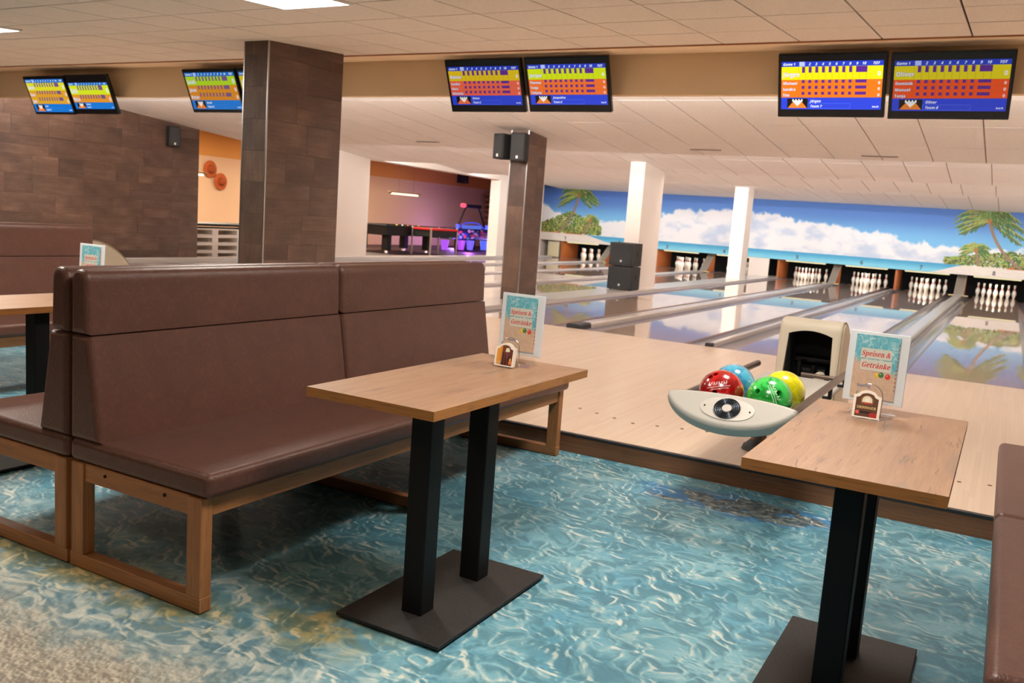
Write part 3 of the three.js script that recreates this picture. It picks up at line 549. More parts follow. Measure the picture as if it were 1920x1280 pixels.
// dividers between the lanes
function cover(x, w, top, label, cat = 'lane divider', capL = 0.34) {
  const t = thing('lane_divider', label, cat, [x, 0, 0], 0, 'dividers between lanes');
  const s = new THREE.Shape(); const h = w / 2; s.moveTo(-h, 0); s.lineTo(h, 0); s.lineTo(h, top - h * 0.35); s.quadraticCurveTo(h, top, h * 0.5, top); s.lineTo(-h * 0.5, top); s.quadraticCurveTo(-h, top, -h, top - h * 0.35);
  part('cover', new THREE.ExtrudeGeometry(s, { depth: zL0 - zL1 - capL - 1.95, bevelEnabled: false, curveSegments: 8 }).translate(0, 0, zL1 + 1.95), M.cover, t);
  const c = new THREE.Shape(); const q = h + 0.006; c.moveTo(-q, 0.0); c.lineTo(q, 0.0); c.lineTo(q, top - h * 0.3); c.quadraticCurveTo(q, top + 0.006, h * 0.5, top + 0.006); c.lineTo(-h * 0.5, top + 0.006); c.quadraticCurveTo(-q, top + 0.006, -q, top - h * 0.3);
  part('end_cap', ext(c, capL, 0.012, 3).translate(0, 0, zL0 - capL), M.rubber, t, 'dark rubber end cap');
}
const mid = (i) => ((LX[i] + LW / 2) + (LX[i + 1] - LW / 2)) / 2, gap = i => (LX[i + 1] - LX[i] - LW);
for (const i of [0, 2, 4, 6]) cover(mid(i), gap(i) - 2 * GW - 0.03, A + 0.05, `pale rounded ball return cover between lanes ${WORD[i]} and ${WORD[i + 1]}`);
for (const i of [1, 5]) cover(mid(i), gap(i) - 2 * GW - 0.025, A + 0.035, `thin pale rail between lanes ${WORD[i]} and ${WORD[i + 1]}`, 'lane divider', 0.1);
cover(WL + 0.055, 0.1, A + 0.075, 'pale rail along the wall at the far left lane');
{ const x0 = LX[3] + LW / 2 + GW + 0.012, x1 = LX[4] - LW / 2 - GW - 0.012; struct('plinth', bx(x1 - x0, A + 0.05, zL0 - zL1 - 1.0, (x0 + x1) / 2, (A + 0.05) / 2, (zL0 + zL1 + 1.0) / 2), M.cover); }
struct('trim_9', bx(WR - (LX[7] + LW / 2 + GW + 0.01), A + 0.03, zL0 - zL1, (WR + LX[7] + LW / 2 + GW + 0.01) / 2, (A + 0.03) / 2, (zL0 + zL1) / 2), M.cover);

// ---- pins
const pinPts = [[0, 0], [0.026, 0], [0.029, 0.006], [0.042, 0.05], [0.0545, 0.09], [0.0605, 0.118], [0.058, 0.15], [0.048, 0.19], [0.034, 0.225], [0.025, 0.25], [0.0228, 0.27], [0.0242, 0.295], [0.0295, 0.325], [0.0323, 0.345], [0.03, 0.362], [0.02, 0.376], [0, 0.381]];
const pinGeo = new THREE.LatheGeometry(new THREE.SplineCurve(pinPts.map(p => new THREE.Vector2(...p))).getPoints(40).map(v => (v.x = Math.max(0, v.x), v)), 24);
const stripeGeo = join([[0.236, 0.0303], [0.266, 0.0238]].map(([y, r]) => new THREE.CylinderGeometry(r, r + 0.0035, 0.016, 24, 1, true).translate(0, y, 0)));
const posName = ['head pin at the front', 'left pin of the second row', 'right pin of the second row', 'left pin of the third row', 'middle pin of the third row', 'right pin of the third row', 'outer left pin of the back row', 'inner left pin of the back row', 'inner right pin of the back row', 'outer right pin of the back row'];
let pin;
for (const l of [0, 2, 3, 4, 5, 6, 7]) {
  let n = 0;
  for (let r = 0; r < 4; r++) for (let i = 0; i <= r; i++, n++) {
    const lab = `white red-banded bowling pin, ${posName[n]}, under number ${WORD[l]}`, pos = [LX[l] + (i - r / 2) * 0.3048, A, ZH - r * 0.264];
    if (!pin) { pin = thing('bowling_pin', lab, 'bowling pin', pos, 0, 'white bowling pins'); part('body', pinGeo, M.pin, pin); part('neck_stripes', stripeGeo, M.red, pin, 'two red neck bands'); }
    else { const c = copy(pin, lab, pos); }
  }
}
// ---- machinery at the pin end
const kickGeo = uvm(rb(0.06, 0.58, 1.3, 0.006, 0, 0.29, 0));
let kick;
function kicker(x, label, w = 1) { if (!kick) { kick = solo('kickback_panel', kickGeo, M.kick, label, 'side panel', 'orange brown side panels by the pins'); kick.position.set(x, A - 0.02, ZH - 0.42); } else { const c = copy(kick, label, [x, A - 0.02, ZH - 0.42]); } }
for (const i of [0, 2, 4, 6]) kicker(LX[i] - LW / 2 - GW - 0.035, `orange brown side panel left of the pins under number ${WORD[i]}`);
for (const i of [7]) kicker(LX[i] + LW / 2 + GW + 0.035, `orange brown side panel right of the pins under number ${WORD[i]}`);
let lift;
for (const i of [0, 2, 4, 6]) {
  const lab = `grey ribbed sloping ball lift cover between the pins of lanes ${WORD[i]} and ${WORD[i + 1]}`, w = gap(i) - 2 * GW - 0.05;
  const t = thing('ball_lift', lab, 'ball lift', [mid(i), 0, ZH + 0.62], 0, 'ribbed ball lift covers');
  part('side_panel', ext([[0, A], [0.12, A], [0.95, 0.67], [0.95, A]], w + 0.06).rotateY(Math.PI / 2).translate(-(w + 0.06) / 2, 0, 0.1), M.kick, t);
  const n = 6; for (let k = 0; k < n; k++) { const bw = (w + 0.06) / n; part('rib', rb(bw * 0.78, 0.022, 1.0, 0.006, 0, 0, 0).rotateX(0.585).translate(-(w + 0.06) / 2 + (k + 0.5) * bw, 0.405, -0.425), M.rib, t); }
  part('sill', rb(w + 0.3, 0.03, 0.09, 0.008, 0, A + 0.02, 0.1), std({ color: rgb(226, 200, 140), roughness: 0.5 }), t, 'pale yellow sill');
}
solo('pit_cover', rb(0.62, 0.578, 0.05, 0.008, (LX[3] + LX[4]) / 2 - 0.3, A + 0.291, -27.667), M.white, 'plain white cover board at the pins beside the far white pillar', 'cover board');
solo('pit_cover', rb(0.46, 0.56, 0.3, 0.06, LX[0] - 1.17, A + 0.28, -27.95), std({ color: rgb(226, 214, 176), roughness: 0.5 }), 'cream cover housing at the far left end of the pins', 'cover board');

// ---- ball returns
function ballReturn(x, zh, label, full) {
  const t = thing('ball_return', label, 'ball return', [x, A, zh], 0, 'ball return machines');
  // hood: side profile (z to the back) swept over the width
  const s = new THREE.Shape(); s.moveTo(0, 0); s.lineTo(0.03, 0.66); s.quadraticCurveTo(0.035, 0.74, 0.12, 0.735); s.bezierCurveTo(0.36, 0.7, 0.58, 0.5, 0.64, 0.3); s.lineTo(0.66, 0);
  const body = ext(s, 0.42, 0.035, 6).rotateY(Math.PI / 2).translate(-0.21, 0, 0); body.deleteAttribute('uv'); body.setAttribute('uv', new THREE.BufferAttribute(new Float32Array(body.attributes.position.count * 2), 2));
  const o = new THREE.Shape(); o.moveTo(-0.16, 0.24); o.lineTo(0.16, 0.24); o.lineTo(0.143, 0.63); o.quadraticCurveTo(0, 0.69, -0.143, 0.63);
  const cut = new THREE.ExtrudeGeometry(o, { depth: 0.36, bevelEnabled: false, curveSegments: 10 }).translate(0, 0, -0.3);
  const ev = new Evaluator(); ev.useGroups = false; const A1 = new Brush(body), B1 = new Brush(cut); A1.updateMatrixWorld(); B1.updateMatrixWorld();
  const hoodGeo = ev.evaluate(A1, B1, SUBTRACTION).geometry;
  const hood = part('hood', hoodGeo, M.hood, t);
  // black throat lining the opening
  const o2 = new THREE.Shape(); o2.moveTo(-0.158, 0.242); o2.lineTo(0.158, 0.242); o2.lineTo(0.141, 0.628); o2.quadraticCurveTo(0, 0.687, -0.141, 0.628);
  const hole = new THREE.Path(); hole.moveTo(-0.153, 0.248); hole.lineTo(0.153, 0.248); hole.lineTo(0.136, 0.624); hole.quadraticCurveTo(0, 0.681, -0.136, 0.624); o2.holes.push(hole);
  part('throat', join(new THREE.ExtrudeGeometry(o2, { depth: 0.255, bevelEnabled: false, curveSegments: 10 }).translate(0, 0, -0.296), bx(0.32, 0.44, 0.006, 0, 0.46, -0.292)), M.blackMatt, hood, 'black ball opening');
  part('lift_roller', join(cyl(0.05, 0.05, 0.2, 20).rotateZ(Math.PI / 2).translate(0, 0.36, -0.19), cyl(0.035, 0.035, 0.24, 20).rotateZ(Math.PI / 2).translate(0, 0.44, -0.24), cyl(0.02, 0.02, 0.12, 16, -0.07, 0.38, -0.12), cyl(0.02, 0.02, 0.12, 16, 0.03, 0.36, -0.12)), std({ color: rgb(20, 20, 22), roughness: 0.18, metalness: 0.4 }), hood);
  part('seam', ext(s.clone ? s.clone() : s, 0.006).rotateY(Math.PI / 2).translate(0.195, 0, 0).scale(1, 1.004, 1), std({ color: rgb(160, 146, 124), roughness: 0.6 }), hood);
  if (!full) return t;
  part('guide', rb(0.055, 0.12, 0.12, 0.02, 0.1, 0.34, 0.05), M.hood, t);
  const R0 = 2.02, R1 = 0.25; // rack from the hood towards the seats (local +z)
  part('tray', join(rb(0.5, 0.03, R0 - R1 - 0.1, 0.012, 0.055, 0.378, (R0 + R1) / 2), rb(0.3, 0.05, R0 - R1 - 0.4, 0.02, 0.055, 0.345, (R0 + R1) / 2)), M.plateGrey, t);
  const rail = (x_, z0, z1, y, r) => part('rail', join(bar([x_, y, z0], [x_, y, z1], r), new THREE.SphereGeometry(r, 14, 10).translate(x_, y, z0), new THREE.SphereGeometry(r, 14, 10).translate(x_, y, z1)), M.steelDark, t);
  rail(0.325, 2.0, -0.02, 0.475, 0.02); rail(-0.205, 2.0, 0.5, 0.47, 0.02); rail(0.058, 1.98, 0.62, 0.43, 0.015);
  part('cross_rail', join(bar([0.03, 0.41, 0.3], [0.325, 0.41, 0.3], 0.014), bar([0.325, 0.41, 0.3], [0.325, 0.47, 0.3], 0.014)), M.steelDark, t);
  for (const z of [0.15, 0.5, 1.0, 1.5]) part('rail_clip', join(rb(0.02, 0.06, 0.03, 0.005, 0.325, 0.435, z), rb(0.05, 0.014, 0.03, 0.004, 0.31, 0.402, z)), M.black, t);
  part('post', cyl(0.045, 0.045, 0.36, 28, -0.07, 0.18, 0.85), M.steelDark, t);
  part('foot', join(cyl(0.085, 0.095, 0.03, 32, -0.07, 0.015, 0.85), cyl(0.05, 0.08, 0.03, 32, -0.07, 0.045, 0.85)), M.rubber, t);
  // front plate: lens outline, tilted
  const fp = new THREE.Shape(); fp.moveTo(-0.305, 0.005); fp.bezierCurveTo(-0.2, 0.05, 0.2, 0.05, 0.305, 0.005); fp.lineTo(0.3, -0.028); fp.bezierCurveTo(0.24, -0.12, 0.12, -0.165, 0, -0.165); fp.bezierCurveTo(-0.12, -0.165, -0.24, -0.12, -0.3, -0.028); fp.lineTo(-0.305, 0.005);
  const plate = part('front_plate', uvm(ext(fp, 0.075, 0.02, 5).translate(0, 0, -0.075)), M.plateGrey, t); plate.position.set(0.06, 0.51, 2.09); plate.rotation.x = -0.9;
  const el = new THREE.Shape(); el.absellipse(0, 0, 0.125, 0.068, 0, Math.PI * 2);
  part('inset', ext(el, 0.004, 0.0015, 2).translate(0.0, -0.062, 0.0), M.silver, plate, 'silver oval inset');
  const gr = part('grille', join(cyl(0.062, 0.062, 0.003, 40).rotateX(Math.PI / 2).translate(0, -0.062, 0.0045)), M.blackMatt, plate, 'round chrome hand dryer grille');
  const rings = [0.06, 0.052, 0.044, 0.036, 0.028].map(r => new THREE.TorusGeometry(r, 0.0018, 8, 48).translate(0, -0.062, 0.007)); const spokes = [0, 1, 2, 3].map(k => rb(0.034, 0.0024, 0.003, 0.001, 0.044, 0, 0).rotateZ(k * Math.PI / 2 + 0.5).translate(0, -0.062, 0.007));
  part('ring', join(rings.concat(spokes)), std({ color: rgb(96, 104, 116), roughness: 0.25, metalness: 1 }), plate); part('hub', cyl(0.022, 0.024, 0.008, 30).rotateX(Math.PI / 2).translate(0, -0.062, 0.006), M.silver, plate);
  for (const sx of [-0.105, 0.105]) part('screw', cyl(0.004, 0.004, 0.003, 10).rotateX(Math.PI / 2).translate(sx, -0.062, 0.005), M.blackMatt, plate);
  return t;
}
ballReturn(-1.1, -6.12, 'beige ball return with grey front plate and a black opening, between lanes seven and eight', true);
ballReturn(mid(2), -5.75, 'beige curved ball return hood behind the left menu stand', false);

// ---- bowling balls
function ballTex(c0, c1, k, logo) {
  return canvasTex(512, 256, (g, w, h) => {
    const im = g.createImageData(w, h);
    for (let y = 0; y < h; y++) for (let x = 0; x < w; x++) { const u = x / w, v = y / h; const n = fbm(u * 14 + 2 * fbm(u * 8, v * 6, 3, k, 8), v * 9, 4, k + 9, 14); const c = mix3(c0, c1, sm(0.35, 0.65, n)); const o = (y * w + x) * 4; im.data[o] = c[0]; im.data[o + 1] = c[1]; im.data[o + 2] = c[2]; im.data[o + 3] = 255; }
    g.putImageData(im, 0, 0);
    if (logo) { // worn slanted white maker's print, unreadable strokes
      g.strokeStyle = 'rgba(255,250,250,0.85)'; g.lineCap = 'round';
      g.save(); g.translate(logo[0], logo[1]); g.rotate(logo[2]);
      for (let i = 0; i < 8; i++) { const x = -40 + i * 10.5; g.lineWidth = 2.6; g.beginPath(); g.moveTo(x, 7); g.lineTo(x + 3, -5); g.lineTo(x + 7, i % 2 ? -5 : 6); g.moveTo(x + 2, 1); g.lineTo(x + 6, 1); g.stroke(); }
      g.lineWidth = 2.5; g.beginPath(); g.moveTo(-44, 17); g.quadraticCurveTo(0, 9, 48, 14); g.stroke(); g.beginPath(); g.moveTo(-30, 24); g.quadraticCurveTo(0, 18, 40, 21); g.stroke();
      g.restore();
    }
  });
}
function bowlingBall(label, pos, tex, holesDir, spin) {
  const R = 0.1085, sp = new THREE.SphereGeometry(R, 56, 40), ev = new Evaluator(); ev.useGroups = false;
  let b = new Brush(sp); b.updateMatrixWorld();
  const t = thing('bowling_ball', label, 'bowling ball', pos, 0, 'coloured bowling balls');
  const dirs = holesDir.map(d => new THREE.Vector3(...d).normalize());
  for (const d of dirs) { const c = new THREE.CylinderGeometry(0.0125, 0.0125, 0.07, 20); c.applyQuaternion(new THREE.Quaternion().setFromUnitVectors(new THREE.Vector3(0, 1, 0), d)).translate(d.x * R, d.y * R, d.z * R); const cb = new Brush(c); cb.updateMatrixWorld(); b = ev.evaluate(b, cb, SUBTRACTION); b.updateMatrixWorld(); }
  part('shell', b.geometry, phy({ map: tex, roughness: 0.2, clearcoat: 1, clearcoatRoughness: 0.06 }), t);
  for (const d of dirs) { const c = new THREE.CylinderGeometry(0.0122, 0.0122, 0.002, 16); c.applyQuaternion(new THREE.Quaternion().setFromUnitVectors(new THREE.Vector3(0, 1, 0), d)).translate(d.x * (R - 0.03), d.y * (R - 0.03), d.z * (R - 0.03)); part('finger_hole', c, M.blackMatt, t); }
  return t;
}
// sphere uv: u = 0.75 faces +z
const BY = A + 0.393 + 0.1085;
bowlingBall('red bowling ball with white print, front left on the ball return', [-1.143, BY, -4.235], ballTex([150, 10, 14], [206, 26, 26], 901, [132, 84, -0.2]), [[-0.02, 0.1, 1], [-0.42, 0.75, 0.62], [-0.2, 0.86, 0.5]], 0);
bowlingBall('light blue bowling ball, behind the red one', [-1.15, BY, -4.475], ballTex([46, 140, 186], [78, 178, 214], 921), [[-0.8, 0.5, -0.3], [-0.7, 0.6, -0.5]], 0);
bowlingBall('green marbled bowling ball, front right on the ball return', [-0.915, BY, -4.25], ballTex([14, 150, 46], [64, 210, 92], 941, [166, 80, 1.15]), [[-0.36, 0.42, 0.85], [0.55, 0.46, 0.7]], 0);
bowlingBall('yellow bowling ball, behind the green one', [-0.905, BY, -4.495], ballTex([206, 196, 10], [240, 228, 30], 961), [[0.8, 0.5, -0.3], [0.7, 0.6, -0.5]], 0);

// ---- score monitors
function scoreTex(o) {
  return canvasTex(640, 360, (g, w, h) => {
    g.fillStyle = '#050508'; g.fillRect(0, 0, w, h);
    const x0 = o.x0 ?? 14, x1 = w - 14, y0 = o.y0, y1 = o.y1, H = y1 - y0, W = x1 - x0;
    const hd = H * 0.105; g.fillStyle = o.head; g.fillRect(x0, y0, W, hd);
    const cx = k => x0 + W * (0.2 + 0.0665 * k);
    g.fillStyle = '#fff'; g.font = `italic bold ${hd * 0.72 | 0}px sans-serif`; g.textBaseline = 'middle'; g.textAlign = 'left'; g.fillText('Game 1', x0 + 8, y0 + hd / 2, W * 0.15);
    g.fillStyle = 'rgba(190,200,255,0.95)'; g.fillRect(cx(0) - 12, y0 + 2, 34, hd - 4); g.fillStyle = '#fff'; g.textAlign = 'center';
    for (let k = 1; k < 10; k++) g.fillText(String(k + 1), cx(k) + 10, y0 + hd / 2); g.fillText('TOT', x0 + W * 0.93, y0 + hd / 2);
    let y = y0 + hd; const rows = o.rows; const bot = y1 - H * 0.25, tot = bot - y; const unit = tot / rows.reduce((s, r) => s + r.h, 0);
    for (const [i, r] of rows.entries()) {
      const rh = r.h * unit; g.fillStyle = r.c; g.fillRect(x0, y, W, rh);
      g.strokeStyle = 'rgba(120,90,20,0.55)'; g.lineWidth = 1.5; g.beginPath(); for (let k = 0; k <= 10; k++) { g.moveTo(cx(k) - 13, y); g.lineTo(cx(k) - 13, y + rh); } g.moveTo(x0, y + rh); g.lineTo(x1, y + rh); g.stroke();
      g.fillStyle = o.box; const bh = r.h > 1.5 ? rh * 0.45 : rh * 0.5; for (let k = 0; k < 8; k++) g.fillRect(cx(k) + 6, y + 1, 18, bh); g.fillRect(cx(8) + 6, y + 1, 66, bh);
      g.fillStyle = '#eef'; g.textAlign = 'left'; g.font = `bold ${(r.h > 1.5 ? 0.46 : 0.7) * rh | 0}px sans-serif`; g.strokeStyle = 'rgba(80,80,140,0.8)'; g.lineWidth = 2; g.strokeText(r.n, x0 + 10, y + rh * 0.6, W * 0.17); g.fillText(r.n, x0 + 10, y + rh * 0.6, W * 0.17); g.textAlign = 'right'; g.fillText('0', x1 - 12, y + rh * 0.58); y += rh;
    }
    g.fillStyle = o.foot; g.fillRect(x0, bot, W, y1 - bot); g.strokeStyle = 'rgba(120,160,255,0.6)'; g.lineWidth = 2; g.strokeRect(x0 + W * 0.28, bot + (y1 - bot) * 0.5, W * 0.42, (y1 - bot) * 0.42);
    g.fillStyle = '#0a0608'; g.fillRect(x0 + W * 0.065, bot + 6, W * 0.21, y1 - bot - 14); g.fillStyle = o.orange ?? 'rgb(240,130,40)'; g.beginPath(); g.moveTo(x0 + W * 0.07, y1 - 8); g.lineTo(x0 + W * 0.12, bot + (y1 - bot) * 0.4); g.lineTo(x0 + W * 0.22, bot + (y1 - bot) * 0.4); g.lineTo(x0 + W * 0.27, y1 - 8); g.fill();
    g.fillStyle = '#fff'; for (let r = 0; r < 4; r++) for (let i = 0; i <= r; i++) { g.beginPath(); g.ellipse(x0 + W * 0.17 + (i - r / 2) * W * 0.03, bot + (y1 - bot) * (0.6 - r * 0.12), 5, (y1 - bot) * 0.13, 0, 0, 7); g.fill(); }
    g.textAlign = 'left'; g.font = `italic bold ${(y1 - bot) * 0.3 | 0}px sans-serif`; g.fillText(o.who, x0 + W * 0.3, bot + (y1 - bot) * 0.28); g.fillText('Team ' + o.team, x0 + W * 0.3, bot + (y1 - bot) * 0.72); g.font = `italic bold ${(y1 - bot) * 0.22 | 0}px sans-serif`; g.textAlign = 'right'; g.fillText('km/h', x1 - 14, bot + (y1 - bot) * 0.76);
  });
}
const Y_ = 'rgb(236,214,18)', O_ = 'rgb(236,104,30)', LB = { head: 'rgb(20,110,200)', foot: 'rgb(14,120,214)', box: 'rgb(118,84,130)' }, DB = { head: 'rgb(36,60,190)', foot: 'rgb(40,66,214)', box: 'rgb(92,36,140)' };
const bezel = std({ color: rgb(10, 10, 12), roughness: 0.25 });
function monitor(cx, cy, label, o, roll = 0) {
  const t = thing('score_monitor', label, 'monitor', [cx, cy, -7.85], 0, 'score monitors under the ceiling'); t.rotation.x = 0.4;
  const W = o.w ?? 0.885, Hh = 0.53;
  part('housing', rb(W, Hh, 0.05, 0.008, 0, 0, -0.026), bezel, t);
  const tex = scoreTex(o); part('screen', new THREE.PlaneGeometry(W - 0.02, Hh - 0.03).translate(0, 0, 0.0003), std({ color: 0x050505, roughness: 0.3, emissive: 0xffffff, emissiveMap: tex, emissiveIntensity: o.k ?? 0.85 }), t);
  const m = part('mount', join(rb(0.2, 0.2, 0.03, 0.006, 0, 0, -0.06)), M.black, t); 
  part('wall_plate', join(rb(0.16, 0.16, 0.012, 0.004, 0, 0.02, -0.195), bar([0, 0.0, -0.05], [0, 0.02, -0.2], 0.022)).rotateX(-0.4), M.black, m);
  if (o.led) part('power_light', bx(0.012, 0.006, 0.006, W * 0.41, -Hh / 2 - 0.002, -0.01), glow(0.3, 1, 0.2, 1.2), t);
}
monitor(-11.94, 2.6, 'leftmost score screen, yellow and orange with three rows', { ...LB, y0: 18, y1: 345, team: 1, who: 'Uwe', k: 0.9, w: 0.9, rows: [{ n: 'Uwe', h: 1.2, c: 'rgb(226,220,40)' }, { n: 'Eva', h: 1, c: 'rgb(226,160,40)' }, { n: 'Jan', h: 1, c: 'rgb(226,166,40)' }] });
monitor(-11.03, 2.61, 'second score screen from the left, with a tall black lower border', { ...LB, y0: 64, y1: 318, team: 2, who: 'Monika', k: 0.9, w: 0.87, rows: [{ n: 'Monika', h: 1.2, c: 'rgb(216,232,30)' }, { n: 'Nico', h: 1, c: 'rgb(230,150,40)' }] });
monitor(-8.71, 2.645, 'score screen just left of the brown column, green yellow top row', { ...LB, y0: 18, y1: 340, team: 3, who: 'Sarah', k: 0.75, w: 0.9, rows: [{ n: 'Sarah', h: 1.2, c: 'rgb(176,214,30)' }, { n: 'Jens', h: 1, c: 'rgb(218,140,30)' }, { n: 'Peter', h: 1, c: 'rgb(218,136,30)' }] });
monitor(-7.8, 2.645, 'score screen mostly hidden by the brown column', { ...LB, y0: 18, y1: 340, team: 4, who: 'Karin', k: 0.6, w: 0.88, rows: [{ n: 'Karin', h: 1.2, c: Y_ }, { n: 'Ute', h: 1, c: 'rgb(218,140,30)' }] });
monitor(-4.84, 2.675, 'score screen for team five, pinkish rows, left of the middle pair', { ...DB, y0: 40, y1: 318, team: 5, who: 'Rainer', k: 0.7, orange: 'rgb(240,110,60)', rows: [{ n: 'Rainer', h: 2.1, c: 'rgb(226,190,16)' }, { n: 'Sandra', h: 1, c: 'rgb(236,100,70)' }, { n: 'Nora', h: 1, c: 'rgb(236,100,70)' }, { n: 'Michelle', h: 1, c: 'rgb(236,96,72)' }] });
monitor(-3.915, 2.68, 'score screen for team six, right of the middle pair', { ...DB, y0: 40, y1: 318, team: 6, who: 'Jacqueline', k: 0.85, rows: [{ n: 'Jacque', h: 2.1, c: 'rgb(206,222,10)' }, { n: 'Thomas', h: 1, c: 'rgb(240,110,40)' }, { n: 'Tanja', h: 1, c: 'rgb(240,110,40)' }, { n: 'Tatjana', h: 1, c: 'rgb(240,110,40)' }] });
monitor(-1.482, 2.652, 'score screen for team seven, bright yellow, left of the right pair', { ...DB, y0: 36, y1: 322, team: 7, who: 'Jürgen', k: 1.15, led: 1, w: 0.86, rows: [{ n: 'Jürgen', h: 2.2, c: 'rgb(250,226,10)' }, { n: 'Michael', h: 1, c: 'rgb(250,120,20)' }, { n: 'Sandra', h: 1, c: 'rgb(250,120,20)' }, { n: 'Tim', h: 1, c: 'rgb(250,120,20)' }] });
monitor(-0.588, 2.643, 'rightmost score screen for team eight, darker picture', { ...DB, y0: 36, y1: 322, team: 8, who: 'Oliver', k: 0.62, led: 1, w: 0.875, rows: [{ n: 'Oliver', h: 2.2, c: 'rgb(226,206,10)' }, { n: 'Dominik', h: 1, c: 'rgb(240,80,20)' }, { n: 'Manuel', h: 1, c: 'rgb(240,80,20)' }, { n: 'Tanja', h: 1, c: 'rgb(240,80,20)' }] });

// ---- loudspeakers
function loudspeaker(label, pos, ry, w, h, d) {
  const t = thing('loudspeaker', label, 'loudspeaker', pos, ry, 'black wall loudspeakers');
  part('cabinet', rb(w, h, d, 0.018, 0, 0, 0), M.speaker, t);
  part('grille', rb(w * 0.86, h * 0.9, 0.012, 0.005, 0, 0, d / 2 + 0.002), std({ color: rgb(34, 34, 35), roughness: 0.6, bumpMap: metres(speckBump, 0.08, 0.08), bumpScale: 0.001 }), t);
  part('badge', rb(0.032, 0.04, 0.004, 0.001, 0, -h * 0.36, d / 2 + 0.009), M.silver, t);
  return t;
}
{
  const a = loudspeaker('left black loudspeaker of the pair high on the middle column', [-6.63, 2.39, -11.36], -0.2, 0.2, 0.36, 0.2); part('bracket', rb(0.12, 0.05, 0.12, 0.01, 0.02, 0.05, -0.12), M.black, a);
  const b = loudspeaker('right black loudspeaker of the pair high on the middle column', [-6.335, 2.385, -11.34], 0.2, 0.225, 0.4, 0.2); part('bracket', rb(0.12, 0.05, 0.14, 0.01, 0, 0.05, -0.12), M.black, b);
  const c = loudspeaker('black loudspeaker high on the wood clad wall at the left', [WL + 0.135, 2.4, -11.33], 1.15, 0.2, 0.36, 0.2); part('bracket', rb(0.06, 0.05, 0.12, 0.01, 0, 0, -0.11), M.black, c);
  const s = thing('subwoofer', 'upper black subwoofer box stacked beside the white pillar', 'subwoofer', [-6.4, 0.846, -15.9], 0, 'stacked subwoofers');
  part('cabinet', rb(0.5, 0.43, 0.42, 0.012), M.speaker, s); part('grille', rb(0.46, 0.38, 0.012, 0.004, 0, 0, 0.213), std({ color: rgb(24, 24, 25), roughness: 0.8, bumpMap: metres(speckBump, 0.08, 0.08), bumpScale: 0.001 }), s); part('badge', cyl(0.022, 0.022, 0.006, 20).rotateX(Math.PI / 2).translate(0, -0.13, 0.222), M.silver, s); part('handle', rb(0.012, 0.09, 0.06, 0.004, 0.248, 0.02, 0.02), M.blackMatt, s); for (const x of [-0.2, 0.2]) for (const z of [-0.16, 0.16]) part('foot', cyl(0.018, 0.016, 0.014, 12, x, -0.221, z), M.black, s);
  copy(s, 'lower black subwoofer box standing on the strip beside the white pillar', [-6.4, A + 0.05 + 0.2285, -15.9]);
}
// ---- ceiling slots
{
  const m = std({ color: rgb(120, 104, 92), roughness: 0.6 });
  for (const [x, z, n] of [[-8.87, -12.66, 'left'], [-4.03, -12.7, 'middle'], [-1.69, -12.85, 'right']]) { const t = thing('air_vent', `narrow grey air slot in the sloped lane ceiling, ${n} one of three`, 'air vent', [x, yLane(z) - 0.004, z], 0, 'air slots in the lane ceiling'); part('frame', rb(0.46, 0.012, 0.05, 0.004), m, t); part('slot', bx(0.43, 0.014, 0.018), M.blackMatt, t); t.rotation.x = Math.atan(-0.082); }
}
